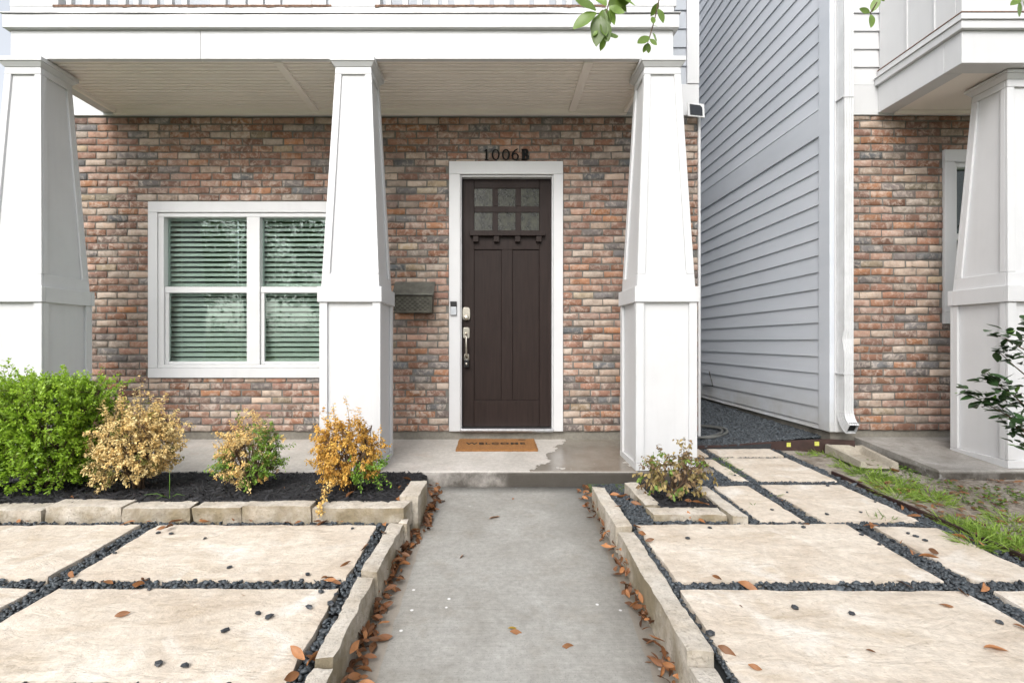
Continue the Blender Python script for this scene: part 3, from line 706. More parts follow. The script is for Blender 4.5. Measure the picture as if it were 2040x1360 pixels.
# ---- window with blinds
wx0, wx1, wz0, wz1 = win
w_ = bx('window', m_white, house, wx0, wx1, YW-.026, YW+.05, wz1-.105, wz1)
T_ = .092
bx('casing', m_white, w_, wx0, wx0+T_, YW-.026, YW+.05, wz0+.096, wz1-.106)
bx('casing', m_white, w_, wx1-T_, wx1, YW-.026, YW+.05, wz0+.096, wz1-.106)
bx('casing', m_white, w_, wx0, wx1, YW-.026, YW+.05, wz0, wz0+.095)
ix0, ix1, iz0, iz1 = wx0+T_+.001, wx1-T_-.001, wz0+.097, wz1-.107
mull = wx(505.5)
for a, b in ((ix0, mull-.026), (mull+.026, ix1)): pass
bx('frame_rail', m_vinyl, w_, ix0, ix1, YW-.012, YW+.09, iz1-.040, iz1, .003)
bx('frame_rail', m_vinyl, w_, ix0, ix1, YW-.018, YW+.09, iz0, iz0+.032, .003)
bx('frame_stile', m_vinyl, w_, ix0, ix0+.055, YW-.012, YW+.09, iz0+.033, iz1-.041, .003)
bx('frame_stile', m_vinyl, w_, ix1-.055, ix1, YW-.012, YW+.09, iz0+.033, iz1-.041, .003)
bx('mullion', m_vinyl, w_, mull-.064, mull+.064, YW-.012, YW+.09, iz0+.033, iz1-.041, .003)
zm = wz(577)
for a, b in ((ix0+.056, mull-.065), (mull+.065, ix1-.056)):
    bx('meeting_rail', m_vinyl, w_, a, b, YW+.004, YW+.07, zm-.030, zm+.030, .003)
    for p_, q_ in ((a, a+.035), (b-.006, b)): bx('sash_stile', m_vinyl, w_, p_, q_, YW+.008, YW+.045, iz0+.034, zm-.031, .003)
    bx('sash_rail', m_vinyl, w_, a+.036, b-.007, YW+.008, YW+.045, iz0+.034, iz0+.062, .003)
    bx('pane', m_glass, w_, a+.030, b-.004, YW+.026, YW+.031, iz0+.060, zm-.029, 0)
    bx('pane', m_glass, w_, a-.001, b+.001, YW+.052, YW+.057, zm+.029, iz1-.040, 0)
    z = iz0+.075
    while z < iz1-.05:
        c = YW+.128; t_ = R(40+random.uniform(-2, 2)); dy, dz = .025*math.cos(t_), .025*math.sin(t_)
        MB().hexa([(a-.03, c-dy, z-dz), (b+.03, c-dy, z-dz), (b+.03, c+dy, z+dz), (a-.03, c+dy, z+dz)], [(a-.03, c-dy, z-dz+.0035), (b+.03, c-dy, z-dz+.0035), (b+.03, c+dy, z+dz+.0035), (a-.03, c+dy, z+dz+.0035)]).build('blind_slat', m_blind, w_)
        z += .0505
    bx('head_rail', m_blind, w_, a-.03, b+.03, YW+.10, YW+.155, iz1-.045, iz1+.01, .003)
    for u in (.13, .87):
        xc = a+(b-a)*u; MB().tube([(xc, YW+.10, iz0+.06), (xc, YW+.10, iz1-.045)], .0012, 5).build('blind_cord', m_blind, w_)

# ---- front door
dx0, dx1, dz0, dz1 = dor
bx('door_casing', m_white, house, dx0, wx(917), YW-.028, YW+.05, dz0, dz1-.129)
bx('door_casing', m_white, house, wx(1102), dx1, YW-.028, YW+.05, dz0, dz1-.129)
bx('door_casing', m_white, house, dx0, dx1, YW-.028, YW+.05, dz1-.128, dz1)
jx0, jx1 = wx(917)+.001, wx(1102)-.001
bx('door_jamb', m_white, house, jx0, jx0+.012, YW-.012, YW+.19, dz0+.001, dz1-.129)
bx('door_jamb', m_white, house, jx1-.012, jx1, YW-.012, YW+.19, dz0+.001, dz1-.129)
bx('door_jamb', m_white, house, jx0+.013, jx1-.013, YW-.006, YW+.19, dz1-.148, dz1-.1295)
bx('threshold', m_alu, house, jx0+.0, jx1-.0, YW-.045, YW+.11, dz0-.004, dz0+.026, .008)
YD = YW+.055
ZD0, ZD1 = dz0+.034, dz1-.150; DX0, DX1 = jx0+.015, jx1-.015
SD = F/YD
ddx = lambda p: (p-CX)/SD
ddz = lambda p: CZ+(CY-p)/SD
# stiles and rails are separate boards round recessed panels and panes
door = bx('door', m_door, house, DX0, DX1, YD+.022, YD+.045, ZD0, ZD1, 0)
pcol = [(946, 981), (992, 1027), (1038, 1073)]; prow = [(376, 411), (423, 458)]
xl, xr = ddx(944.5), ddx(1074.5)
zpan1, zpan0 = ddz(497), ddz(797)
zg1, zg0 = ddz(375), ddz(460)
def dboard(name, x0, x1, z0, z1, y0=YD, y1=YD+.0215, bv=.003): return bx(name, m_door, door, x0, x1, y0, y1, z0, z1, bv)
dboard('stile', DX0, xl, ZD0, ZD1); dboard('stile', xr, DX1, ZD0, ZD1)
dboard('rail', xl+.001, xr-.001, zg1, ZD1); dboard('rail', xl+.001, xr-.001, zpan1, zg0); dboard('rail', xl+.001, xr-.001, ZD0, zpan0)
dboard('mullion', ddx(999), ddx(1021), zpan0+.001, zpan1-.001)
for a, b in ((944.5, 999), (1021, 1074.5)): dboard('panel', ddx(a)+.002, ddx(b)-.002, zpan0+.002, zpan1-.002, YD+.011, YD+.0215, .002)
dboard('muntin', xl+.001, xr-.001, ddz(423), ddz(411))
for a, b in ((981, 992), (1027, 1038)):
    dboard('muntin', ddx(a), ddx(b), ddz(411)+.001, zg1-.001); dboard('muntin', ddx(a), ddx(b), zg0+.001, ddz(423)-.001)
for a, b in pcol:
    for c, d in prow: bx('pane', m_dglass, door, ddx(a)-.006, ddx(b)+.006, YD+.010, YD+.018, ddz(d)-.004, ddz(c)+.004, .002)
sh = dboard('shelf', ddx(936), ddx(1085), ddz(471), ddz(461), YD-.045, YD-.001)
for p_ in (948, 989, 1031, 1073): bx('bracket', m_door, sh, ddx(p_)-.027, ddx(p_)+.027, YD-.036, YD-.001, ddz(483), ddz(471)-.001, .003)
# lockset
cxl = ddx(929)
def plate(name, cx, cz, w, h, y0, y1, arch=0., mat=m_nickel):
    pts = []
    for k in range(28):
        a = 2*math.pi*k/28; ca, sa = math.cos(a), math.sin(a); e = .35 if not arch else .55
        pts.append((cx+w/2*math.copysign(abs(ca)**e, ca), cz+h/2*math.copysign(abs(sa)**e, sa)))
    mb = MB(); mb.v = [(a, y0, b) for a, b in pts]+[(a, y1, b) for a, b in pts]; k = len(pts)
    mb.f = [tuple(range(k)), tuple(range(2*k-1, k-1, -1))]+[(i, (i+1) % k, k+(i+1) % k, k+i) for i in range(k)]
    return mb.build(name, mat, door, bevel=.003)
db = plate('deadbolt', cxl, ddz(625), .078, .128, YD-.022, YD-.001, 1); MB().lathe([(.026, 0), (.026, .012), (.019, .018), (.004, .019)], (cxl, YD-.023, ddz(633)), 'y').build('keyway', m_nickel, db, smooth=True)
hp = plate('handle_plate', cxl, ddz(663), .068, .108, YD-.014, YD-.001)
MB().tube([(cxl, YD-.012, ddz(664)), (cxl, YD-.045, ddz(666)), (cxl, YD-.060, ddz(674)), (cxl+.002, YD-.062, ddz(695)), (cxl+.003, YD-.050, ddz(708)), (cxl+.004, YD-.012, ddz(712))], [.012,.011,.0105,.0105,.011,.012], 10).build('pull_handle', m_nickel, hp, smooth=True)
plate('handle_plate', cxl+.003, ddz(712), .052, .07, YD-.014, YD-.001)
lb = thing('key_lock_box', (cxl+.004, YD-.03, ddz(730)), 'small black lock box hanging from the front door handle', 'lock box')
MB().hexa([(cxl-.022, YD-.052, ddz(731)), (cxl+.030, YD-.052, ddz(731)), (cxl+.030, YD-.018, ddz(731)), (cxl-.022, YD-.018, ddz(731))], [(cxl-.018, YD-.050, ddz(716)), (cxl+.026, YD-.050, ddz(716)), (cxl+.026, YD-.018, ddz(716)), (cxl-.018, YD-.018, ddz(716))]).build('body', m_black, lb, bevel=.008)
MB().tube([(cxl-.012, YD-.034, ddz(717)), (cxl-.012, YD-.034, ddz(710)), (cxl+.004, YD-.036, ddz(707)), (cxl+.020, YD-.034, ddz(710)), (cxl+.020, YD-.034, ddz(717))], .0035, 8).build('shackle', m_nickel, lb, smooth=True)
MB().lathe([(.011, 0), (.011, .006), (.006, .008)], (cxl+.004, YD-.052, ddz(724)), 'y', 16).build('dial', m_nickel, lb, smooth=True)
# doorbell
SBq = F/(YW-.04)
bxx = lambda p: (p-CX)/SBq
bzz = lambda p: CZ+(CY-p)/SBq
bell = thing('doorbell', (bxx(903.5), YW-.04, bzz(628)), 'black and silver video doorbell on the white door casing', 'doorbell')
bx('base', m_black, bell, bxx(897), bxx(910), YW-.040, YW-.0285, bzz(628), bzz(600), .004)
bx('camera_cover', m_black, bell, bxx(897.5), bxx(909.5), YW-.050, YW-.0405, bzz(610.5), bzz(600.5), .003)
bx('faceplate', m_silver, bell, bxx(897.5), bxx(909.5), YW-.050, YW-.0405, bzz(627.5), bzz(611), .003)
MB().lathe([(.014, 0), (.014, .002), (.0115, .002), (.0115, .0005), (.010, .0005), (.010, .002), (.002, .0025)], (bxx(903.5), YW-.0505, bzz(618)), 'y').build('button', m_silver, bell, smooth=False)
# mailbox
SMb = F/(YW-.13)
mx = lambda p: (p-CX)/SMb
mz = lambda p: CZ+(CY-p)/SMb
mail = thing('mailbox', (mx(826), YW-.01, mz(626)), 'weathered grey metal mailbox on the brick beside the door', 'mailbox')
ma, mb_ = mx(786)-.01, mx(862)
MB().hexa([(ma, YW-.128, mz(623)), (mb_-.006, YW-.128, mz(623)), (mb_-.006, YW-.016, mz(623)), (ma, YW-.016, mz(623))], [(ma, YW-.145, mz(589)), (mb_, YW-.145, mz(589)), (mb_, YW-.016, mz(589)), (ma, YW-.016, mz(589))]).build('basket', m_mailb, mail, bevel=.006)
ztp = CZ+(CY-561)/F*(YW-.02)
MB().hexa([(ma-.008, YW-.165, mz(588)), (mb_+.010, YW-.165, mz(588)), (mb_+.010, YW-.016, ztp-.012), (ma-.008, YW-.016, ztp-.012)], [(ma-.008, YW-.165, mz(588)+.006), (mb_+.010, YW-.165, mz(588)+.006), (mb_+.014, YW-.016, ztp), (ma-.008, YW-.016, ztp)]).build('lid', m_mail, mail, bevel=.002)
MB().hexa([(ma, YW-.144, mz(589)+.001), (mb_, YW-.144, mz(589)+.001), (mb_, YW-.017, mz(589)+.001), (ma, YW-.017, mz(589)+.001)], [(ma, YW-.05, ztp-.04), (mb_, YW-.05, ztp-.04), (mb_, YW-.017, ztp-.02), (ma, YW-.017, ztp-.02)]).build('back_box', m_mail, mail)
sl = MB()
for r_ in range(7):
    for c_ in range(8):
        f = (r_+.7)/8; zc = mz(590)+(mz(622)-mz(590))*f; yc = YW-.145+.017*f-.0008; xc = ma+.012+(c_+(.5 if r_ % 2 else 0))*.049
        if xc+.015 < mb_-.008: sl.box(xc-.013, xc+.013, yc-.0006, yc+.004, zc-.0028, zc+.0028)
sl.build('slot_shade', m_dark, mail)  # thin black slips stand in for the shade in the punched slots
# house number 1006B : serif characters cut from black metal
def ring(cx, cz, ro, rz, wi, wz_, y, n=28):
    o = [(cx+ro*math.cos(2*math.pi*k/n), cz+rz*math.sin(2*math.pi*k/n)) for k in range(n)]
    i = [(cx+(ro-wi)*math.cos(2*math.pi*k/n), cz+(rz-wz_)*math.sin(2*math.pi*k/n)) for k in range(n)]; mb = MB()
    for a, b in ((y, 0), (y+.008, 1)): mb.v += [(p, a, q) for p, q in o]+[(p, a, q) for p, q in i]
    for k in range(n):
        m = (k+1) % n
        mb.f += [(k, m, n+m, n+k), (2*n+k, 3*n+k, 3*n+m, 2*n+m), (k, 2*n+k, 2*n+m, m), (n+k, n+m, 3*n+m, 3*n+k)]
    return mb
yn = YW-.030; SN = F/yn
nx_ = lambda p: (p-CX)/SN
nz_ = lambda p: CZ+(CY-p)/SN
z0, z1 = nz_(319), nz_(297); hN = z1-z0
def stroke(mb, pts, y=yn):
    """pts: (x, z, w): flat ribbon of changing width"""
    L, Rr = [], []; pts = [(a_, b_, c_*1.35) for a_, b_, c_ in pts]
    for i, (x, z_, w) in enumerate(pts):
        a = pts[max(i-1, 0)]; b = pts[min(i+1, len(pts)-1)]; dx, dz = b[0]-a[0], b[1]-a[1]; l = math.hypot(dx, dz); nx2, nz2 = -dz/l, dx/l
        L.append((x+nx2*w/2, z_+nz2*w/2)); Rr.append((x-nx2*w/2, z_-nz2*w/2))
    for i in range(len(pts)-1):
        q = [L[i], Rr[i], Rr[i+1], L[i+1]]
        mb.hexa([(a, y, b) for a, b in q], [(a, y+.008, b) for a, b in q])
    return mb
num = MB(); xc = nx_(969)
stroke(num, [(xc, z0+.004, .013), (xc, z1-.002, .013)]); stroke(num, [(xc-.018, z0+.003, .006), (xc+.020, z0+.003, .006)]); stroke(num, [(xc-.018, z1-.022, .006), (xc-.002, z1-.004, .007)])
number = num.build('house_number', m_digit, house); number['label'] = 'black metal serif digit one over the door'
for p_ in (987.5, 1008): ring(nx_(p_), (z0+z1)/2, hN*.37, hN*.5, .017, .010, yn).build('digit', m_digit, number)
r6 = ring(nx_(1026.5), z0+hN*.32, hN*.33, hN*.33, .016, .010, yn)
stroke(r6, [(nx_(1026.5)-hN*.30, z0+hN*.38, .011), (nx_(1026.5)-hN*.22, z0+hN*.66, .011), (nx_(1026.5)-hN*.02, z0+hN*.88, .010), (nx_(1026.5)+hN*.22, z1+.002, .006)])
r6.build('digit', m_digit, number)
xb = nx_(1041); lb_ = MB()
stroke(lb_, [(xb+.008, z0, .022), (xb+.008, z1, .022)]); stroke(lb_, [(xb-.010, z0+.004, .007), (xb+.022, z0+.004, .007)]); stroke(lb_, [(xb-.010, z1-.004, .007), (xb+.022, z1-.004, .007)])
for c0, rz_, ro_ in ((z0+hN*.27, hN*.27, .042), (z0+hN*.77, hN*.235, .036)):
    pts = []
    for k in range(11):
        a = -math.pi/2+math.pi*k/10; pts.append((xb+.018+(ro_-.009)*math.cos(a), c0+(rz_-.004)*math.sin(a), .006+.015*abs(math.cos(a))))
    stroke(lb_, pts)
lb_.build('letter', m_digit, number)

# ------------------------------------------------------------------ doormat
mw, md = .735, .44; mcx = W(990, 893, 4.36)[0]; mzf = lambda y: CZ-1.0005+.0345*(y-YF)/1.04
my0, my1 = 4.335, 4.765
mat_o = thing('doormat', (mcx, 4.5, mzf(4.5)), 'brown coir doormat reading WELCOME below the front door', 'doormat')
b = MB(); nX, nY = 40, 24
for j in range(nY+1):
    for i in range(nX+1):
        x_ = mcx-mw/2+mw*i/nX; y_ = my0+(my1-my0)*j/nY
        ed = (i in (0, nX)) or (j in (0, nY))
        b.v.append((x_+(random.uniform(-.004, .004) if ed else 0), y_+(random.uniform(-.004, .004) if ed else 0), mzf(y_)+(.017+random.uniform(-.002, .002) if not ed else .012)))
for j in range(nY):
    for i in range(nX): b.f.append((j*(nX+1)+i, j*(nX+1)+i+1, (j+1)*(nX+1)+i+1, (j+1)*(nX+1)+i))
k = len(b.v); ringi = list(range(nX+1))+[j*(nX+1)+nX for j in range(1, nY+1)]+[nY*(nX+1)+i for i in range(nX-1, -1, -1)]+[j*(nX+1) for j in range(nY-1, 0, -1)]
b.v += [(b.v[i][0], b.v[i][1], b.v[i][2]-.012) for i in ringi]
for q in range(len(ringi)):
    m = (q+1) % len(ringi); b.f.append((ringi[q], k+q, k+m, ringi[m]))
b.build('pile', m_coir, mat_o)
def text_mesh(name, s, size, mat, parent, loc, rot, extrude=.001, sx=1.):
    cu = bpy.data.curves.new(name, 'FONT'); cu.body = s; cu.size = size; cu.align_x = 'CENTER'; cu.align_y = 'CENTER'; cu.extrude = extrude; cu.offset = .0015; cu.space_character = 1.15
    o = bpy.data.objects.new(name+'_src', cu); COL.objects.link(o); dg = bpy.context.evaluated_depsgraph_get()
    me = bpy.data.meshes.new_from_object(o.evaluated_get(dg)); bpy.data.objects.remove(o)
    for v in me.vertices: v.co.x *= sx
    me.materials.clear(); me.materials.append(mat); q = bpy.data.objects.new(name, me); q.rotation_euler = rot; place(q, parent, loc); return q
ymid = 4.545
text_mesh('lettering', 'WELCOME', .100, m_ink, mat_o, (mcx-.012, ymid, mzf(ymid)+.0195), (R(1.9), 0, 0), .0012, 1.05)
mo = MB()
for sx_ in (-1, 1): stroke(mo, [(0, 0, .012), (sx_*.02, .008, .016), (sx_*.038, .004, .004)])
mo.v = [(mcx+.245+v[0], 4.69+v[2]*1.4, mzf(4.69)+.019+(v[1]-yn)*.15) for v in mo.v]; mo.build('motif', m_ink, mat_o)

# ------------------------------------------------------------------ solar panel on the corner of the house
SP = F/(YW-.12); sxp = lambda p: (p-CX)/SP; szp = lambda p: CZ+(CY-p)/SP
solar = thing('solar_panel', (sxp(1388), YW-.06, szp(235)), 'small white framed solar panel on the corner above the porch post', 'solar panel')
tl = .018
def tilted(x0, x1, z0, z1, y0, y1, nm, mat, bev=.003):
    MB().hexa([(x0, y0, z0), (x1, y0+tl, z0-.008), (x1, y1+tl, z0-.008), (x0, y1, z0)], [(x0+.003, y0+.02, z1), (x1+.003, y0+tl+.02, z1-.008), (x1+.003, y1+tl+.02, z1-.008), (x0+.003, y1+.02, z1)]).build(nm, mat, solar, bevel=bev)
tilted(sxp(1370), sxp(1405), szp(232), szp(203), YW-.13, YW-.115, 'frame', m_vinyl)
tilted(sxp(1374), sxp(1400.5), szp(229), szp(206.5), YW-.134, YW-.1305, 'cells', m_solar, .001)
MB().tube([(sxp(1386), YW-.10, szp(219)), (sxp(1383), YW-.05, szp(219)), (sxp(1380), YW-.0225, szp(219))], .010, 8).build('bracket', m_vinyl, solar, smooth=True)

# ------------------------------------------------------------------ neighbour's house
YN = 4.32; SN2 = F/YN
n_x = lambda p: (p-CX)/SN2
n_z = lambda p: CZ+(CY-p)/SN2
NX0 = n_x(1690); SXW = 2.985              # SXW: plane of the side wall
nb = thing('neighbouring_house', (4, YN+.3, CZ-.9), 'brick house next door with long grey lap siding side wall and white downspout', 'house')
nwin = (n_x(1877), 5.2, n_z(645), n_z(300))
nw = backing(nb, NX0, 6.5, YN, n_z(856), n_z(232), [nwin])
lay_bricks(nw, NX0, 4.62, n_z(856), n_z(232), YN, [nwin], .2037, .0688, 298, None)
bx('foundation', m_found, nb, SXW+.012, 6.5, YN+.012, YN+.3, CZ-1.2, n_z(857), .003)
def sboard(z0, z1, ya=YN+.12, yb=12.5):
    return MB().hexa([(SXW-.014, ya, z0), (SXW+.02, ya, z0), (SXW+.02, yb, z0), (SXW-.014, yb, z0)], [(SXW-.002, ya, z1), (SXW+.02, ya, z1), (SXW+.02, yb, z1), (SXW-.002, yb, z1)]).build('siding_board', m_siding, nb, bevel=0)
zband0, zband1 = CZ+1.885, CZ+2.115
z = zband0-.012; e = .1545
k = 0
while z-e > CZ-.83:
    sboard(z-e, z-.001); z -= e; k += 1
sboard(CZ-.80, z-.001)
bx('belly_band', m_siding, nb, SXW-.020, SXW+.02, YN+.12, 12.5, zband0-.010, zband1, .003)
bx('belly_band', m_siding, nb, SXW-.024, SXW+.02, YN+.12, 12.5, zband1+.001, zband1+.012, .002)
z = zband1+.013
while z < CZ+6.2: sboard(z, z+e-.001); z += e
bx('side_wall', m_room, nb, SXW+.021, SXW+.2, YN+.21, 12.5, CZ-.9, CZ+6.2, 0)
bx('side_foundation', m_found, nb, SXW+.012, SXW+.2, YN+.21, 12.5, CZ-1.2, CZ-.805, 0)
bx('corner_board', m_siding, nb, SXW-.022, SXW+.02, YN-.03, YN+.119, CZ-.80, CZ+6.2)
bx('corner_board', m_white, nb, SXW+.021, NX0-.002, YN-.032, YN+.2, CZ-.80, CZ+6.2)
# upper front: white lap siding
z = n_z(230); 
bx('frieze_board', m_white, nb, NX0, 6.5, YN-.02, YN+.2, n_z(231), n_z(172))
z = n_z(172)+.001; k = 0
while z < CZ+4.6:
    zt_ = z+.160
    MB().hexa([(NX0, YN-.020, z), (6.5, YN-.020, z), (6.5, YN+.1, z), (NX0, YN+.1, z)], [(NX0, YN-.006, zt_-.001), (6.5, YN-.006, zt_-.001), (6.5, YN+.1, zt_-.001), (NX0, YN+.1, zt_-.001)]).build('siding_board', m_white, nb); z = zt_
# porch roof of the neighbour
QX, QY = n_x(1745), 3.525; zq = CZ+2.02
bx('beam', m_white, nb, QX, 6.5, QY, QY+.14, zq, CZ+2.255)
bx('side_beam', m_white, nb, QX, QX+.14, QY+.141, YN-.021, zq, CZ+2.255)
bx('crown_board', m_white, nb, QX-.028, 6.5, QY-.028, QY+.12, CZ+2.256, CZ+2.315)
bx('crown_board', m_white, nb, QX-.028, QX+.12, QY+.121, YN-.021, CZ+2.256, CZ+2.315)
bx('flashing', m_white, nb, QX-.040, 6.5, QY-.040, YN-.021, CZ+2.316, CZ+2.322, .002)
bx('parapet_board', m_white, nb, QX-.006, 6.5, QY-.004, QY+.1, CZ+2.324, CZ+2.385)
bx('parapet_board', m_white, nb, QX-.006, QX+.1, QY+.101, YN-.021, CZ+2.324, CZ+2.385)
bx('peeling_sill', m_rust, nb, QX-.010, 3.85, QY-.008, QY+.09, CZ+2.3855, CZ+2.392, .001); bx('peeling_sill', m_rust, nb, QX-.010, QX+.09, QY+.091, YN-.021, CZ+2.3855, CZ+2.392, .001)
bx('parapet_panel', m_white, nb, QX+.012, 3.84, QY+.012, QY+.06, CZ+2.393, CZ+3.4); bx('parapet_panel', m_white, nb, QX+.012, QX+.05, QY+.061, YN-.021, CZ+2.393, CZ+3.4)
bx('parapet_post', m_white, nb, 3.842, 6.5, QY-.002, QY+.1, CZ+2.386, CZ+3.5)
for yb_ in (3.75, 4.0): bx('batten', m_white, nb, QX+.004, QX+.012, yb_, yb_+.012, CZ+2.393, CZ+3.4, .001)
bx('ceiling', m_soffit, nb, QX+.141, 6.5, QY+.141, YN-.021, zq+.012, zq+.03, 0)
bx('crown_trim', m_soffit, nb, QX+.142, 6.5, YN-.06, YN-.022, zq-.02, zq+.0115)
column(nb, 3.966, 3.535, .45, CZ-.925, CZ+.29, CZ+.41, CZ+1.955, CZ+2.018, .214, .135)
rounded_slab('porch_floor', m_porch2, nb, 3.21, 6.5, 3.50, YN+.011, CZ-.926, CZ-.852, CZ-1.25)
# its window
a0, a1, c0, c1 = nwin
wn_ = bx('window', m_white, nb, a0, a1, YN-.026, YN+.05, c1-.105, c1)
bx('casing', m_white, wn_, a0, a0+.088, YN-.026, YN+.05, c0+.10, c1-.106); bx('casing', m_white, wn_, a0, a1, YN-.026, YN+.05, c0, c0+.099)
bx('drip_cap', m_flash, wn_, a0+.088, a1, YN-.030, YN-.0265, c1-.112, c1-.1055, .001)
bx('frame_stile', m_vinyl, wn_, a0+.089, a0+.122, YN-.010, YN+.09, c0+.101, c1-.107, .003)
zmm = n_z(471)
bx('meeting_rail', m_vinyl, wn_, a0+.123, a1, YN+.0, YN+.07, zmm-.025, zmm+.025, .003)
bx('frame_rail', m_vinyl, wn_, a0+.123, a1, YN-.010, YN+.09, c1-.150, c1-.107, .003); bx('frame_rail', m_vinyl, wn_, a0+.123, a1, YN-.010, YN+.09, c0+.101, c0+.14, .003)
bx('pane', m_glass, wn_, a0+.120, a1, YN+.045, YN+.05, zmm+.024, c1-.149, 0); bx('pane', m_glass, wn_, a0+.120, a1, YN+.025, YN+.03, c0+.139, zmm-.024, 0)
z = c0+.16
while z < c1-.15:
    MB().hexa([(a0+.11, YN+.107, z-.013), (a1, YN+.107, z-.013), (a1, YN+.149, z+.013), (a0+.11, YN+.149, z+.013)], [(a0+.11, YN+.107, z-.0095), (a1, YN+.107, z-.0095), (a1, YN+.149, z+.0165), (a0+.11, YN+.149, z+.0165)]).build('blind_slat', m_blind, wn_); z += .0505
bx('room_wall', m_room, nb, SXW+.21, 6.4, YN+2.4, YN+2.5, CZ-.9, CZ+2.2, 0); bx('room_ceiling', m_room, nb, SXW+.21, 6.4, YN+.21, YN+2.4, CZ+2.0, CZ+2.1, 0)
bx('room_floor', m_room, nb, SXW+.21, 6.4, YN+.21, YN+2.4, CZ-.9, CZ-.8, 0)
# downspout
dsx0, dsx1 = n_x(1660)+.006, n_x(1678)+.008; dy0, dy1 = YN-.125, YN-.036
def corrug(x0, x1, y0, y1, n=4, dep=.004):
    pts = []
    for k in range(n*2+1): pts.append((x0+(x1-x0)*k/(n*2), y0+(dep if k % 2 else 0)))
    for k in range(1, n*2+1): pts.append((x1-(dep if k % 2 else 0), y0+(y1-y0)*k/(n*2)))
    pts += [(x0, y1)]
    for k in range(1, n*2): pts.append((x0+(dep if k % 2 else 0), y1-(y1-y0)*k/(n*2)))
    return pts
def extr(name, rings, mat, parent, closed_ends=False, bend=None):
    mb = MB(); n_ = len(rings[0])
    for r_ in rings: mb.v += r_
    for i in range(len(rings)-1):
        for k in range(n_): mb.f.append((i*n_+k, i*n_+(k+1) % n_, (i+1)*n_+(k+1) % n_, (i+1)*n_+k))
    return mb.build(name, mat, parent)
cor = corrug(dsx0, dsx1, dy0, dy1)
zl = [CZ-.60, CZ-.10, CZ+.02, CZ+.10, CZ+2.11, CZ+2.115, CZ+6.1]
ds = extr('downspout', [[(x_-(.012 if z_ == CZ+.02 and i < 6 else 0), y_+(.01 if z_ == CZ+.02 and i < 8 else 0), z_) for i, (x_, y_) in enumerate(cor)] for z_ in zl], m_downspout, nb)
rings = []; cxd, cyd = (dsx0+dsx1)/2, (dy0+dy1)/2
for q in range(13):
    th = R(62)*q/12; r_ = .17; ribs = .004*(q % 2)
    py_, pz_ = cyd-r_*(1-math.cos(th)), CZ-.60-r_*math.sin(th)
    rings.append([(cxd+(x_-cxd)*(1.03+ribs*8), py_+(y_-cyd)*math.cos(th)*(1.03+ribs*8), pz_-(y_-cyd)*math.sin(th)*-1*(-1)*1.0) for x_, y_ in cor])
extr('elbow', rings, m_downspout, ds)
lastc = [(cxd+(x_-cxd)*.93, py_+.012+(y_-cyd)*math.cos(R(62))*.93, pz_+.02-(y_-cyd)*math.sin(R(62))*.93) for x_, y_ in cor]
mbq = MB(); mbq.v = lastc; mbq.f = [tuple(range(len(lastc)))]; mbq.build('outlet_shade', m_dark, ds)  # black sheet painted as the shade inside the pipe mouth
for zc in (CZ-.28, CZ+2.115): MB().box(dsx0-.012, dsx1+.004, dy0-.003, dy1+.003, zc-.004, zc+.004).build('seam_band', m_downspout, ds)
# wire stub on the side wall
MB().tube([W(1413, 740, 6.6), (SXW-.05, 6.62, CZ-.44), (SXW-.035, 6.6, CZ-.52), (SXW-.04, 6.55, CZ-.60), (SXW-.016, 6.9, CZ-.635)], .008, 6).build('cable_stub', m_hose, nb, smooth=True)

# ------------------------------------------------------------------ landscape edging, splash block, hose
def edging(label, pts, thick, cat='edging'):
    mb = MB()
    for (a, b) in zip(pts, pts[1:]):
        dx, dy = b[0]-a[0], b[1]-a[1]; l = math.hypot(dx, dy); ox, oy = -dy/l*thick/2, dx/l*thick/2
        mb.hexa([(a[0]-ox, a[1]-oy, a[3]), (b[0]-ox, b[1]-oy, b[3]), (b[0]+ox, b[1]+oy, b[3]), (a[0]+ox, a[1]+oy, a[3])], [(a[0]-ox, a[1]-oy, a[2]), (b[0]-ox, b[1]-oy, b[2]), (b[0]+ox, b[1]+oy, b[2]), (a[0]+ox, a[1]+oy, a[2])])
    return mb
pts = [(1.76, 4.455, CZ-.955, CZ-1.08), (2.1, 4.455, CZ-.948, CZ-1.08), (2.4, 4.445, CZ-.925, CZ-1.08), (2.7, 4.40, CZ-.895, CZ-1.08), (2.98, 4.31, CZ-.865, CZ-1.08), (3.14, 4.23, CZ-.862, CZ-1.08)]
e1 = thing('landscape_edging', (2.4, 4.42, CZ-1.0), 'dark brown edging strip with two yellow stickers in front of the side gravel', 'edging')
edging('', pts, .014).build('strip', m_edge, e1)
for p_, q_ in ((1571, 890), (1628, 886)):
    x_ = (p_-CX)/F*(4.40 if p_ < 1600 else 4.33); 
    for a, b in zip(pts, pts[1:]):
        if a[0] <= x_ <= b[0]:
            f = (x_-a[0])/(b[0]-a[0]); y_ = a[1]+(b[1]-a[1])*f; sl_ = (b[1]-a[1])/(b[0]-a[0]); zt_ = a[2]+(b[2]-a[2])*f
            MB().hexa([(x_-.017, y_-.0085-sl_*.017, zt_-.055), (x_+.017, y_-.0085+sl_*.017, zt_-.054), (x_+.017, y_-.0075+sl_*.017, zt_-.054), (x_-.017, y_-.0075-sl_*.017, zt_-.055)], [(x_-.017, y_-.0085-sl_*.017, zt_-.018), (x_+.017, y_-.0085+sl_*.017, zt_-.017), (x_+.017, y_-.0075+sl_*.017, zt_-.017), (x_-.017, y_-.0075-sl_*.017, zt_-.018)]).build('sticker', m_stick, e1)
pts = [(2.575+.012*math.sin(q*1.7), y_, zs(y_)+.012+.006*math.sin(q*2.1), zs(y_)-.09) for q, y_ in enumerate(np.linspace(.8, 3.70, 14))][::-1]
e2 = thing('landscape_edging', (2.57, 2.2, zs(2.2)-.08), 'dark brown steel edging between pebble joint and the grass', 'edging')
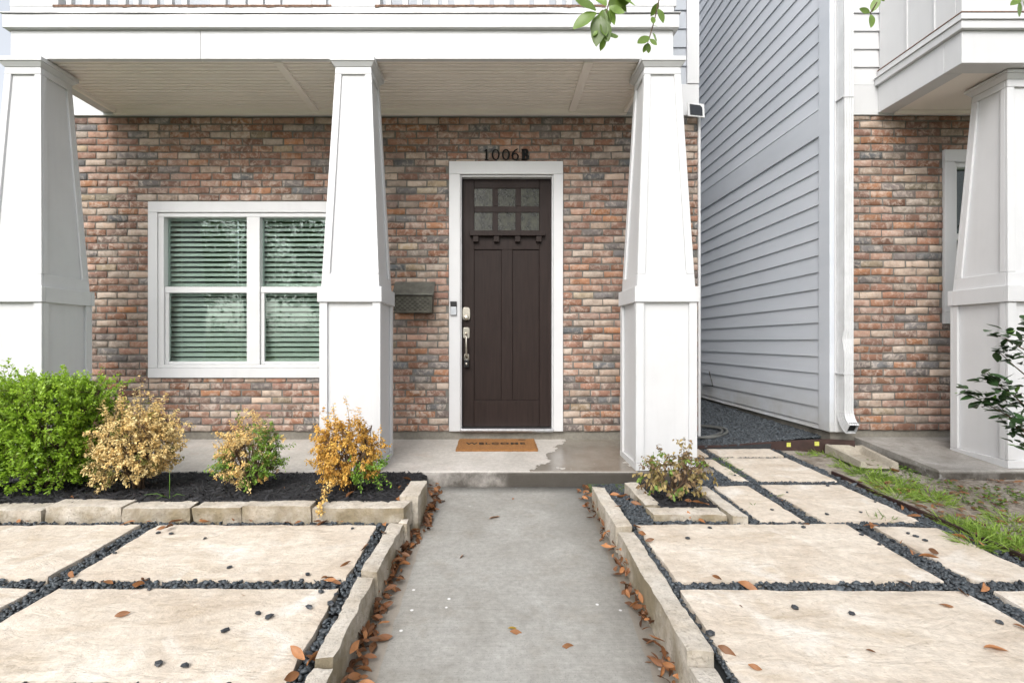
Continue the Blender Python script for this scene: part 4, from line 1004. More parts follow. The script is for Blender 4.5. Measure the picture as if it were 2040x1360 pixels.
edging('', pts, .014).build('strip', m_edge, e2)
sp = thing('splash_block', W(1690, 905, 3.95), 'tan concrete splash block under the downspout elbow', 'splash block')
# trough: tapered, three raised sides, open toward the lawn
def trough(c, ang, L, w0, w1, h):
    ca, sa = math.cos(ang), math.sin(ang)
    def tr(u, v, z_): return (c[0]+u*ca-v*sa, c[1]+u*sa+v*ca, c[2]+z_)
    n_ = 14; mb = MB(); prof = lambda w: [(-w/2, 0), (-w/2+.004, h), (-w/2+.022, h+.003), (-w/2+.034, h-.004), (-w/2+.055, .020), (0, .014), (w/2-.055, .020), (w/2-.034, h-.004), (w/2-.022, h+.003), (w/2-.004, h), (w/2, 0)]
    for i in range(n_+1):
        u = i/n_; w = w0+(w1-w0)*u; lift = 0
        for v, z_ in prof(w):
            zz_ = z_ if z_ == 0 else z_*(1-.35*u)
            if u < .12 and abs(v) < w/2-.03 and z_ > 0: zz_ = max(zz_, h*(1-u/.12)+.02*(u/.12))
            mb.v.append(tr(u*L, v, zz_))
    k = 11
    for i in range(n_):
        for q in range(k-1): mb.f.append((i*k+q, i*k+q+1, (i+1)*k+q+1, (i+1)*k+q))
        mb.f.append((i*k+k-1, i*k, (i+1)*k, (i+1)*k+k-1))
    mb.f.append(tuple(range(k))); mb.f.append(tuple(n_*k+q for q in range(k))); return mb
A = at_slab(1683, 893); B_ = at_slab(1712, 922)
trough((3.06, 4.25, CZ-.985), R(-99), .50, .31, .27, .082).build('trough', m_splash, sp, smooth=False, bevel=.004)
hose_p = []
for q in range(70):
    a = q/69*2*math.pi*2.4; r1, r2 = .30-.03*math.sin(a*.5), .19
    x_ = 2.03+r1*math.cos(a+1.2)+.05*math.sin(a*.37); y_ = 4.98+r2*1.5*math.sin(a+1.2)
    hose_p.append((x_, y_, gz(x_, y_)+.012+.018*(q/69)+.004*math.sin(a*3)))
last = hose_p[-1]
hose_p += [(1.95, 4.78, gz(1.95, 4.8)+.05), (1.90, 4.86, gz(1.9, 4.9)+.16), (1.93+.10, 4.97, gz(2, 5)+.26), (2.06, 5.05, CZ-.52)]
hose = thing('garden_hose', (2.05, 5.0, gz(2.05, 5)), 'dark grey garden hose coiled on the gravel at the house corner', 'hose')
cu = MB().tube(hose_p, .0125, 8); cu.build('coil', m_hose, hose, smooth=True)
MB().lathe([(.014, 0), (.016, .01), (.014, .04), (.012, .05)], (2.06, 5.05, CZ-.53), 'z', 12).build('coupling', m_nickel, hose, smooth=True)

# ------------------------------------------------------------------ foliage
def leaves_np(P, D, L, Wd, C, up=None, curl=.0):
    n = len(P); D = D/np.linalg.norm(D, axis=1)[:, None]
    r = rng.normal(size=(n, 3)) if up is None else up+rng.normal(0, .45, (n, 3))
    S = np.cross(D, r); S /= np.linalg.norm(S, axis=1)[:, None]+1e-9; N = np.cross(S, D)
    L = L[:, None]; Wd = Wd[:, None]
    v = np.stack([P, P+D*L*.30+S*Wd*.42+N*Wd*.12, P+D*L*.70+S*Wd*.44+N*Wd*.10-N*L*curl*.4, P+D*L-N*L*curl, P+D*L*.70-S*Wd*.44+N*Wd*.10-N*L*curl*.4, P+D*L*.30-S*Wd*.42+N*Wd*.12, P+D*L*.5-N*L*curl*.15], 1)
    tr = np.array([[0,1,6],[1,2,6],[2,3,6],[3,4,6],[4,5,6],[5,0,6]])
    T = (tr[None]+(np.arange(n)*7)[:, None, None]).reshape(-1, 3)
    return v.reshape(-1, 3), T, np.repeat(C, 6, 0)
def shrub(name, base, h, rx, ry, label, cat, colfn, n_stem=26, n_twig=230, lpt=26, lsize=.017, boxy=2., shoots=.12, group=None, droop=0., low=.08, lumpy=.16, spike=0., mat=m_leaf, twigr=.0016, lean=(0, 0), mask=None):
    th = thing(name, base, label, cat, group); B = np.array(base); st = MB(); ends = []
    LP, LD, LL, LC = [], [], [], []
    tw = MB()
    stems = []
    for i in range(n_stem):
        a = random.uniform(0, 2*math.pi); r_ = random.random()**.5
        tip = B+np.array([math.cos(a)*rx*r_*.85+lean[0]*h*.6, math.sin(a)*ry*r_*.85+lean[1]*h*.6, h*random.uniform(.45, .85)])
        mid = B+(tip-B)*np.array([.35, .35, .5])+np.array([random.uniform(-.02, .02), random.uniform(-.02, .02), 0]); b0 = B+np.array([random.uniform(-.04, .04), random.uniform(-.04, .04), -.02])
        pts = [b0, b0*.35+mid*.65, mid*.5+tip*.5+np.array([random.uniform(-.012, .012)]*3), tip]
        stems.append(pts); st.tube(pts, [.0060, .0045, .0032, .0016], 5)
    for i in range(n_twig):
        # end point on a lumpy superellipsoid
        while True:
            d = rng.normal(size=3); d /= np.linalg.norm(d)
            if d[2] > -.75: break
        s = (abs(d[0])**boxy+abs(d[1])**boxy+abs(d[2])**boxy)**(-1/boxy)
        q = d*s; lump = 1+lumpy*mnoise.noise(Vector((q*2.3).tolist())+Vector((B[0]*5, 0, 0)))+.10*mnoise.noise(Vector((q*5).tolist()))
        rad = (random.uniform(.50, 1.)**.55)*lump
        if random.random() < shoots: rad *= random.uniform(1.05, 1.22); up_ = spike*h*random.uniform(.3, 1)*max(0, q[2])
        else: up_ = 0
        e = B+np.array([q[0]*rx*rad+lean[0]*h*max(0, q[2]), q[1]*ry*rad, h*.5*(1+low)+q[2]*rad*h*.5*(1-low)+up_])
        if e[2] < B[2]+.01: e[2] = B[2]+random.uniform(.01, .04)
        if mask is not None and not mask(e-B): continue
        S = stems[min(range(0, n_stem, 1), key=lambda k: np.sum((stems[k][2]-e)**2)+random.random()*.02)]
        root = np.array(S[random.choice((1, 2, 2, 3))]); m1 = root*.5+e*.5+np.array([0, 0, -.02+random.uniform(0, .03)])
        tl_ = e-m1; e2 = e+np.array([0, 0, -droop*h*.10*random.random()])
        if i % 2 == 0: tw.tube([root, m1, e2], [twigr*1.3, twigr, twigr*.5], 3, cap=False)
        col = colfn(e, (e-B)/np.array([rx, ry, h])); m = lpt
        u = rng.random(m)**.7
        pos = m1[None]*(1-u)[:, None]+e2[None]*u[:, None]+rng.normal(0, .006, (m, 3))
        tw_d = tl_/(np.linalg.norm(tl_)+1e-6); side = rng.normal(size=(m, 3)); side -= (side@tw_d)[:, None]*tw_d; side /= np.linalg.norm(side, axis=1)[:, None]
        dd = tw_d*.55+side*.8+np.array([0, 0, .18-droop*1.1])
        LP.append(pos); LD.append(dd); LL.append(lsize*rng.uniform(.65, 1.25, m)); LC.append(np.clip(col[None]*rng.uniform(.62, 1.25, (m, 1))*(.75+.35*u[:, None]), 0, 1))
    st.build('stem', m_twig, th, smooth=True); tw.build('twig', m_twig, th)
    P, D, L, C = map(np.concatenate, (LP, LD, LL, LC)); v, T, c = leaves_np(P, D, L, L*.58, C, np.array([0, -.25, .8]), .12+.25*droop)
    np_mesh('foliage', v, T, mat, th, c); return th
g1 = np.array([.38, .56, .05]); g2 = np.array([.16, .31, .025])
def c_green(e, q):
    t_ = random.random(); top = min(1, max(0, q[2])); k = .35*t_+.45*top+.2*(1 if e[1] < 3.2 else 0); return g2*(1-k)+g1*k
def c_straw(e, q):
    if random.random() < .09: return np.array([.17, .17, .035])
    t_ = random.random(); return np.array([.84, .68, .34])*(1-t_)+np.array([.76, .54, .21])*t_
def c_mixed(e, q):
    green = (q[0] > .25 and q[2] > .12) or (q[0] < -.45 and .25 < q[2] < .55) or (q[2] < .35 and q[0] > -.35 and random.random() < .6)
    if random.random() < (.86 if green else .10): return np.array([.15, .26, .03])*random.uniform(.8, 1.5)
    t_ = random.random(); return np.array([.82, .64, .31])*(1-t_)+np.array([.76, .50, .16])*t_
def c_gold(e, q):
    if q[0] > .22 and q[2] < .42 and random.random() < .75: return np.array([.17, .31, .035])*random.uniform(.8, 1.5)
    t_ = random.random(); return np.array([.74, .46, .10])*(1-t_)+np.array([.58, .31, .05])*t_
bz = lambda x, y: bed_z(x, y)-.005
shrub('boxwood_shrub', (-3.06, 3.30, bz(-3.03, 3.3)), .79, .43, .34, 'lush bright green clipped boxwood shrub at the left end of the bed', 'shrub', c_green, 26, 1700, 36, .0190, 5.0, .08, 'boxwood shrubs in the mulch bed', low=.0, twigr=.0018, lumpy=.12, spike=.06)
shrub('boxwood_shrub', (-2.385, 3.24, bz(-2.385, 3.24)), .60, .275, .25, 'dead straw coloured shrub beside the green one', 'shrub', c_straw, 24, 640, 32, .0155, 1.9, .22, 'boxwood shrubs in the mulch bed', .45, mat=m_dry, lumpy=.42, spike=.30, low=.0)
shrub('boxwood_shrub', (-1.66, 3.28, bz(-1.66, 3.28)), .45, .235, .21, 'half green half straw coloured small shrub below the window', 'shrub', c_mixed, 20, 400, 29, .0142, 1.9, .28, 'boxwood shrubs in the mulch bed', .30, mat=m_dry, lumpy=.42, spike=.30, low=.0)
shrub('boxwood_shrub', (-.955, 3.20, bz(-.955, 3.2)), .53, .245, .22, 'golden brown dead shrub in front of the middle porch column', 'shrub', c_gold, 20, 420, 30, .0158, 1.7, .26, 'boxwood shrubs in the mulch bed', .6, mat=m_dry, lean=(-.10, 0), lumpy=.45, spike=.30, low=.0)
def sprig(parent, pts, cols, n, ls):
    pts = [np.array(p_) for p_ in pts]; MB().tube(pts, .0016, 4, cap=False).build('twig', m_twig, parent)
    u = rng.random(n)*(len(pts)-1); i = np.minimum(u.astype(int), len(pts)-2); P_ = np.array(pts)[i]*(1-(u-i))[:, None]+np.array(pts)[i+1]*(u-i)[:, None]+rng.normal(0, .010, (n, 3))
    c_ = np.array(cols)[rng.integers(0, len(cols), n)]*rng.uniform(.7, 1.2, (n, 1)); v_, T_, c_ = leaves_np(P_, rng.normal(size=(n, 3))+np.array([0, -.4, .1]), ls*rng.uniform(.7, 1.2, n), ls*.6*np.ones(n), c_, np.array([0, -.3, .8]), .2)
    np_mesh('foliage', v_, T_, m_dry, parent, c_)
gs = [o for o in COL.objects if o.name.startswith('boxwood_shrub')][-1]
sprig(gs, [(-.99, 3.12, CZ-.90), (-1.02, 3.0, CZ-.885), (-1.015, 2.90, CZ-.90), (-1.005, 2.81, CZ-.95), (-1.0, 2.79, CZ-.985)], [(.76, .56, .22), (.70, .44, .12)], 170, .018)
for a in ([(-.86, 3.22, CZ-.86), (-.76, 3.24, CZ-.83), (-.70, 3.24, CZ-.77)], [(-.86, 3.2, CZ-.88), (-.74, 3.18, CZ-.87), (-.66, 3.14, CZ-.93)], [(-.84, 3.2, CZ-.90), (-.76, 3.14, CZ-.89), (-.72, 3.1, CZ-.95)]): sprig(gs, a, [(.20, .36, .04), (.11, .22, .025)], 70, .017)
def c_wilt(e, q):
    r_ = random.random()
    if r_ < .22: return np.array([.16, .25, .04])
    if r_ < .6: return np.array([.34, .26, .10])
    return np.array([.24, .16, .08])
shrub('wilted_plant', (1.20, 3.20, bed2_z(1.2, 3.2)-.005), .37, .25, .17, 'wilted brown plant with a few green leaves at the foot of the right porch column', 'plant', c_wilt, 26, 120, 11, .027, 1.7, .35, None, .9, mat=m_dry, twigr=.0014, lumpy=.4, spike=.35, low=.0)

# single large leaves
def leaf_mesh(name, L, Wd, mat, curl=.25, fold=.25, nseg=6, twist=0.):
    mb = MB()
    for i in range(nseg+1):
        u = i/nseg; w = Wd/2*math.sin(math.pi*min(1, max(.03, u*.97+.02)))**.8; z_ = -curl*L*u*u+0.02*L*math.sin(u*7)
        for s in (-1, 0, 1):
            tw_ = twist*u; y_ = s*w; mb.v.append((u*L, y_*math.cos(tw_), z_+abs(s)*w*fold+y_*math.sin(tw_)))
    for i in range(nseg):
        for s in range(2): q = i*3+s; mb.f.append((q, q+1, q+4, q+3))
    me = bpy.data.meshes.new(name); me.from_pydata(mb.v, [], mb.f); me.polygons.foreach_set('use_smooth', [True]*len(mb.f)); me.materials.append(mat); return me
def put_leaf(me, parent, loc, d, scale=1., roll=0., name='leaf', up=(0, 0, 1)):
    o = bpy.data.objects.new(name, me); d = Vector(d).normalized(); s = Vector(up).cross(d)
    if s.length < .05: s = Vector((1, 0, 0)).cross(d)
    s.normalize(); n_ = d.cross(s); M_ = Matrix((d, s, n_)).transposed()@Matrix.Rotation(roll, 3, 'X')
    o.rotation_euler = M_.to_euler(); o.scale = (scale,)*3; place(o, parent, loc); return o
# dark shrub at the right edge: rooted outside the frame
ev = thing('evergreen_shrub', (3.42, 3.05, zs(3.05)), 'glossy dark green leafy shrub before the neighbouring white column', 'shrub')
cm = [leaf_mesh('leaf', .064, .036, m_cam, c, f) for c, f in ((.2, .2), (.35, .25), (.1, .3), (.45, .15))]; cmy = [leaf_mesh('leaf', .05, .026, m_cam2, .2, .2)]
trunk = [Vector((3.42, 3.05, zs(3.05)-.03)), Vector((3.44, 3.03, CZ-.75)), Vector((3.40, 3.02, CZ-.5)), Vector((3.38, 3.0, CZ-.15)), Vector((3.36, 3.0, CZ+.15))]
MB().tube(trunk, [.014, .012, .010, .007, .004], 7).build('stem', m_twig, ev, smooth=True)
def bough(a, b, n, sag=.02, spread=.10):
    a, b = Vector(a), Vector(b); pts = [a+(b-a)*(i/6)+Vector((0, 0, sag*math.sin(math.pi*i/6)+random.uniform(-.006, .006))) for i in range(7)]
    MB().tube(pts, [.006-.0008*i for i in range(7)], 5).build('branch', m_twig, ev, smooth=True)
    for q in range(n):
        u = random.uniform(.12, 1.); i = min(5, int(u*6)); p_ = pts[i].lerp(pts[i+1], u*6-i)+Vector((random.gauss(0, spread*.5), random.gauss(0, spread*.5), random.gauss(.02, spread*.45)))*(1.15-u*.7)
        d = (b-a).normalized()*.7+Vector((random.uniform(-.8, .6), random.uniform(-.9, .6), random.uniform(-.5, .45)))
        put_leaf(random.choice(cm) if random.random() > .07 else cmy[0], ev, p_, d, random.uniform(.75, 1.25), random.uniform(-.6, .6))
D_ = 3.0
bough(trunk[1].lerp(trunk[2], .6), W(1925, 783, D_), 74, .01, .085); bough(trunk[2], W(1960, 752, D_-.05), 66, .03, .085); bough(trunk[1], W(1985, 800, D_), 52, .0, .085)
bough(trunk[3], W(1985, 668, D_), 40, .03, .09); bough(trunk[3].lerp(trunk[2], .4), W(1990, 700, D_+.05), 26, .0, .08); bough(trunk[3], W(2050, 640, D_), 24, .02, .09); bough(trunk[1].lerp(trunk[0], .3), W(2030, 838, D_-.05), 12, 0, .06)

# street tree: trunk behind the camera, twigs hanging into the top of the picture
tree = thing('oak_tree', (3.4, -3.0, CZ-1.42), 'leafy twigs of an overhanging oak tree in the top right', 'tree')
MB().tube([(3.4,-3.0,CZ-1.48),(3.38,-3.02,CZ-.4),(3.25,-2.9,CZ+1.3),(3.0,-2.8,CZ+2.6),(2.8,-3,CZ+4.2)], [.21,.17,.15,.13,.08], 12).build('trunk', m_bark, tree, smooth=True)
MB().tube([(3.1,-2.85,CZ+2.1),(2.4,-1.3,CZ+2.55),(1.7,.3,CZ+2.55),(1.1,1.5,CZ+2.3),(.55,2.0,CZ+2.0)], [.09,.06,.04,.022,.008], 8).build('limb', m_bark, tree, smooth=True)
MB().tube([(1.7,.3,CZ+2.55),(2.0,1.4,CZ+2.35),(2.3,2.1,CZ+2.05)], [.03,.02,.007], 8).build('limb', m_bark, tree, smooth=True)
om = [leaf_mesh('leaf', .088, .045, m_oak, c, f, 7) for c, f in ((.05, .12), (.18, .2), (-.05, .25), (.12, .05))]
DT = 2.05
def hang(start, pts_px, leaves, d=DT):
    pts = [Vector(start)]+[Vector(W(*p_, d)) for p_ in pts_px]
    MB().tube(pts, [.005]+[.0024]*(len(pts)-2)+[.0012], 5).build('twig', m_twig, tree, smooth=True)
    for (x_, y_, tx, ty, s) in leaves:
        a, b = Vector(W(x_, y_, d)), Vector(W(tx, ty, d+random.uniform(-.02, .02))); L = (b-a).length
        put_leaf(random.choice(om), tree, a, b-a, L/.088*s*1.18, random.uniform(-.5, .5), up=(random.uniform(-.3, .3), -1, .35))
hang((.42, 2.03, CZ+1.75), [(1222,-30), (1210,18), (1202,45), (1206,72)], [(1187,22,1149,2,1), (1188,26,1151,45,1.05), (1208,12,1185,-12,1), (1212,10,1255,-8,1), (1213,14,1240,22,1), (1206,18,1212,50,1), (1196,30,1181,62,1), (1198,34,1189,78,1), (1204,40,1209,74,1), (1205,50,1214,74,1), (1206,74,1197,97,1), (1212,72,1230,70,1), (1215,15,1224,48,.9), (1225,-8,1262,2,1), (1202,20,1196,60,1), (1230,-4,1246,20,1), (1200,44,1206,72,.9), (1190,60,1182,72,.8)])
hang((.62, 2.03, CZ+1.72), [(1318,-30), (1312,5), (1304,40), (1294,75), (1290,86)], [(1312,6,1300,27,1.05), (1310,18,1322,38,1), (1301,34,1300,50,.8), (1300,52,1312,52,.7), (1300,66,1309,82,.9), (1294,74,1273,87,1), (1295,78,1308,88,.9), (1291,86,1282,104,.9), (1291,86,1292,105,.9), (1314,0,1330,-8,1), (1316,-6,1302,-14,1)])
hang((1.60, 2.08, CZ+1.72), [(1752,-28), (1748,4), (1734,26), (1736,30)], [(1750,-6,1741,16,1.15), (1733,26,1714,20,1), (1735,29,1739,48,1), (1752,-10,1762,2,.9)])
hang((2.14, 2.08, CZ+1.72), [(2040,-28), (2032,2), (2030,8)], [(2030,2,2034,25,1.1), (2032,0,2018,6,.9), (2034,0,2046,14,1)])
def crown(parent, centers, n, ls, cols, name='crown'):
    P, D, L, C = [], [], [], []
    for (c, r_) in centers:
        d = rng.normal(size=(n, 3)); d /= np.linalg.norm(d, axis=1)[:, None]; rr = rng.random(n)**.45
        p_ = np.array(c)+d*rr[:, None]*np.array(r_); keep = np.array([mnoise.noise(Vector((q*1.1).tolist())) > -.12 for q in p_])
        p_ = p_[keep]; P.append(p_); D.append(d[keep]+rng.normal(0, .7, p_.shape)); L.append(ls*rng.uniform(.6, 1.3, len(p_))); t_ = rng.random((len(p_), 1)); C.append(np.array(cols[0])*(1-t_)+np.array(cols[1])*t_)
    P, D, L, C = map(np.concatenate, (P, D, L, C)); v, T, c = leaves_np(P, D, L, L*.5, C); return np_mesh(name, v, T, m_leaf, parent, c)
GC = [(.035, .075, .015), (.12, .20, .03)]
crown(tree, [((2.4,-4.4,CZ+5.4),(2.3,1.7,1.6)), ((4.6,-4.2,CZ+5.6),(1.8,1.6,1.4)), ((.3,-6.0,CZ+5.0),(2.2,1.6,1.7))], 4200, .14, GC)
def bg_tree(x, y, h, r, label):
    t_ = thing('street_tree', (x, y, CZ-1.42), label, 'tree', 'trees across the road')
    MB().tube([(x, y, CZ-1.48), (x+.1, y, CZ-.3), (x-.05, y+.1, CZ+h*.45), (x, y, CZ+h*.75)], [.22, .17, .13, .05], 10).build('trunk', m_bark, t_, smooth=True)
    crown(t_, [((x, y, CZ+h*.62), (r, r, h*.40)), ((x+r*.6, y+.3, CZ+h*.45), (r*.6, r*.6, h*.25)), ((x-r*.6, y-.2, CZ+h*.42), (r*.65, r*.6, h*.26))], 6000, .17, GC)
bg_tree(-10.5, -11, 7.5, 3.6, 'broad green tree across the road seen only mirrored in the window'); bg_tree(-6.2, -14.5, 5.0, 2.4, 'small green tree across the road mirrored beside the broad one'); bg_tree(-17, -13.5, 8.0, 4.0, 'leafy green tree at the far left across the road, mirrored only'); bg_tree(14.5, -11, 6.5, 3.2, 'tall green tree across the road mirrored in the neighbouring window')
hd = thing('hedge', (-14, -15.5, CZ-1.42), 'dense green hedge across the road added to block the horizon in reflections', 'hedge')
crown(hd, [((-22+q*2.2, -15.5, CZ-.2), (1.7, .8, 1.7)) for q in range(9)], 1500, .17, GC, 'foliage')  # foliage mass added to hide the pale horizon from the window reflections
fh = thing('house_across_road', (-3, -19, CZ-1.42), 'teal house across the road seen only as a reflection', 'house')
bx('wall', m_teal, fh, -8.5, 2, -23, -18, CZ-1.48, CZ+1.3, 0)
MB().hexa([(-9, -23.5, CZ+1.3), (2.5, -23.5, CZ+1.3), (2.5, -17.4, CZ+1.3), (-9, -17.4, CZ+1.3)], [(-8, -20.6, CZ+3.1), (1.5, -20.6, CZ+3.1), (1.5, -20.3, CZ+3.1), (-8, -20.3, CZ+3.1)]).build('roof', m_roof, fh)

# ------------------------------------------------------------------ grass, weeds and litter on the soil
def soilz(x, y): return soil_z(x, y)+.016*mnoise.noise(Vector((x*4, y*4, .3)))
def blades(centers, name, label, col0, col1, L=(.05, .12)):
    P, D, LL, WW, C = [], [], [], [], []
    for (x_, y_, s, n_) in centers:
        a = rng.uniform(0, 2*np.pi, n_); r_ = s*np.sqrt(rng.random(n_)); X, Y = x_+r_*np.cos(a), y_+r_*np.sin(a)
        Z = np.array([soilz(p_, q_)-.004 if p_ > 2.58 else zs(q_)-.01 for p_, q_ in zip(X, Y)])
        ok = (X > 2.585) | (x_ < 2.5)
        P.append(np.stack([X, Y, Z], 1)[ok]); d = np.stack([np.cos(a)*.9+rng.normal(0, .5, n_), np.sin(a)*.9+rng.normal(0, .5, n_), rng.uniform(.2, .8, n_)], 1); D.append(d[ok])
        LL.append(rng.uniform(*L, n_)[ok]); t_ = rng.random((n_, 1)); C.append((np.array(col0)*(1-t_)+np.array(col1)*t_)[ok])
    P, D, LL, C = map(np.concatenate, (P, D, LL, C)); v, T, c = leaves_np(P, D, LL, rng.uniform(.003, .0055, len(LL)), C, np.array([0, -.2, .6]), .22)
    o = np_mesh(name, v, T, m_leaf, None, c); tag(o, label, 'grass', kind='stuff'); return o
gc = []
for (p_, q_, s, n_) in ((1700,930,.10,120),(1725,945,.10,140),(1770,965,.11,260),(1790,985,.10,200),(1800,962,.08,120),(1850,985,.08,140),(1870,1000,.07,80),(1900,1040,.10,160),(1925,1055,.12,260),(1960,1060,.12,240),(2000,1060,.13,260),(2020,1090,.12,260),(2035,1040,.12,160),(1980,1085,.10,220),(2010,1030,.08,60),(1640,905,.05,60),(1605,905,.035,24),(1755,950,.06,80),(2050,1110,.15,260),(1940,1080,.07,120),(1680,915,.06,60)):
    x_, y_, _ = at_slab(p_, q_); gc.append((max(x_, 2.6 if x_ > 2.5 else x_), y_, s*1.0, int(n_*1.15)))
blades(gc, 'grass', 'bright green grass tufts on the bare soil beside the paving', (.15, .27, .03), (.36, .50, .09), (.045, .105))
gc = []
for (p_, q_, s, n_) in ((1445,925,.03,26),(1460,935,.03,26),(1470,945,.03,20),(1435,915,.03,20),(1752,1032,.012,9),(1768,1033,.02,16),(1735,1030,.01,5),(1500,1008,.012,5),(1545,985,.01,4)):
    x_, y_, _ = at_slab(p_, q_); gc.append((x_, y_, s, n_))
blades(gc, 'grass', 'thin green weeds sprouting in the pebble joints', (.08, .16, .02), (.20, .32, .05), (.03, .07))
# low broadleaf weeds near the splash block
P, D, L, C = [], [], [], []
for (p_, q_, s, n_) in ((1730,945,.10,90),(1760,925,.10,110),(1715,900,.09,80),(1790,940,.12,120),(1740,900,.08,60),(1700,885,.05,40),(1850,960,.15,90),(1940,990,.14,120),(2000,985,.13,110),(1965,1005,.1,70),(2030,1000,.1,50),(1690,872,.04,26)):
    x_, y_, _ = at_slab(p_, q_); a = rng.uniform(0, 6.28, n_); r_ = s*np.sqrt(rng.random(n_)); X, Y = x_+r_*np.cos(a), y_+r_*np.sin(a); ok = X > 2.585; X, Y, a = X[ok], Y[ok], a[ok]
    P.append(np.stack([X, Y, np.array([soilz(u, v) for u, v in zip(X, Y)])+rng.uniform(.004, .028, len(X))], 1)); D.append(np.stack([np.cos(a), np.sin(a), rng.uniform(-.1, .4, len(X))], 1)); L.append(rng.uniform(.012, .024, len(X))); t_ = rng.random((len(X), 1)); C.append(np.array([.06, .12, .02])*(1-t_)+np.array([.17, .28, .045])*t_)
P, D, L, C = map(np.concatenate, (P, D, L, C)); v, T, c = leaves_np(P, D, L, L*.75, C, np.array([0, 0, 1.])); tag(np_mesh('ground_cover', v, T, m_leaf, None, c), 'low broadleaf weeds round the splash block and old porch', 'weeds', kind='stuff')
n_ = 5200; X = rng.uniform(2.6, 5.2, n_); Y = rng.uniform(1.6, 3.5, n_); a = rng.uniform(0, 6.28, n_)
Z = np.array([soilz(u, v) for u, v in zip(X, Y)])+.004+.008*rng.random(n_)
t_ = rng.random((n_, 1)); br = rng.random((n_, 1)) < .3
C = np.where(br, np.array([.20, .095, .045])*(.5+t_), np.array([.36, .30, .22])*(.5+.7*t_))
v, T, c = leaves_np(np.stack([X, Y, Z], 1), np.stack([np.cos(a), np.sin(a), rng.normal(0, .15, n_)], 1), rng.uniform(.02, .07, n_), np.where(br[:, 0], rng.uniform(.012, .025, n_), .004), C, np.array([0, 0, 1.]))
tag(np_mesh('leaf_litter', v, T, m_dry, None, c), 'dry straw and leaf litter strewn over the bare soil', 'litter', kind='stuff')
# small tufts of stray plants in the big bed: strappy weed
wd = thing('strappy_weed', (W(340, 990, 3.0)[0], 3.02, bed_z(-2, 3.02)), 'thin green strappy weed in the black mulch below the straw shrub', 'weed')
base = Vector((W(338, 985, 3.02)[0], 3.02, bed_z(-2, 3.02)))
for (dx, dy, dz, L_) in ((-.015, .02, 1, .17), (-.8, -.3, .25, .14), (.8, -.15, .2, .11), (-.4, -.7, .2, .08), (.4, -.6, .2, .06)):
    d = Vector((dx, dy, dz)).normalized(); MB().tube([base, base+d*L_*.5+Vector((0, 0, .02)), base+d*L_], [.003, .0025, .0008], 5).build('blade', m_cam2, wd, smooth=True)

# ------------------------------------------------------------------ loose pebbles and fallen leaves: things of their own
pm = []
for tv, tf in ROCKS:
    me = bpy.data.meshes.new('loose_pebble'); me.from_pydata([tuple(p_*np.array([1.25, 1, .6])) for p_ in tv], [], [tuple(int(q) for q in f) for f in tf]); me.materials.append(m_pebble1); pm.append(me)
PEB_R = [(1370,1073),(1414,1052),(1601,1051),(1725,1060),(1716,1066),(1752,1085),(1809,1063),(1824,1069),(1843,1077),(1647,1025),(1715,1021),(1743,1000),(1649,968),(1663,965),(1563,965),(1568,981),(1464,947),(1538,1016),(1584,1212),(1697,1224),(1991,1241),(1415,1264)]
PEB_L = [(457,1131),(613,1145),(408,1073),(702,1053),(639,1180),(616,1211),(514,1223),(536,1231),(448,1258),(317,1324),(368,1328),(229,1102),(341,1064),(315,1062),(298,1174),(670,1185),(660,1204)]
for lst, sd_ in ((PEB_R, 'right'), (PEB_L, 'left')):
    for (p_, q_) in lst:
        row_ = 'nearest' if q_ > 1163 else 'second' if q_ > 1040 else 'third' if q_ > 958 else 'fourth'
        lab = 'small dark pebble loose on a slab, %s row %s of the walkway' % (row_, sd_)
        x_, y_, z_ = at_slab(p_, q_); big = q_ > 1200; s = random.uniform(.012, .016) if big else random.uniform(.008, .012)
        o = bpy.data.objects.new('loose_pebble', random.choice(pm)); o.scale = (s, s, s); o.rotation_euler = (0, 0, random.uniform(0, 6.28)); place(o, None, (x_, y_, z_+s*.50)); tag(o, lab, 'pebble', 'pebbles on the %s row of slabs %s of the walkway' % (row_, sd_))
fm = [leaf_mesh('fallen_leaf', .085, .034, m_fall, c, f, 6, tw_) for c, f, tw_ in ((.15, .3, .4), (-.25, .5, -.5), (.3, .2, .9), (.05, .7, .2), (-.1, .35, 1.1), (.25, .6, -.9))]; fy = leaf_mesh('fallen_leaf', .085, .034, m_fall2, .1, .3)
def fallen(x_, y_, z_, lab, grp, s=1., me=None, tilt=.35, yaw=None):
    a = random.uniform(0, 6.28) if yaw is None else yaw
    o = put_leaf(me or random.choice(fm), None, (x_, y_, z_), (math.cos(a), math.sin(a), random.uniform(-tilt, tilt)), s, random.uniform(-.9, .9), 'fallen_leaf')
    tag(o, lab, 'leaf', grp)
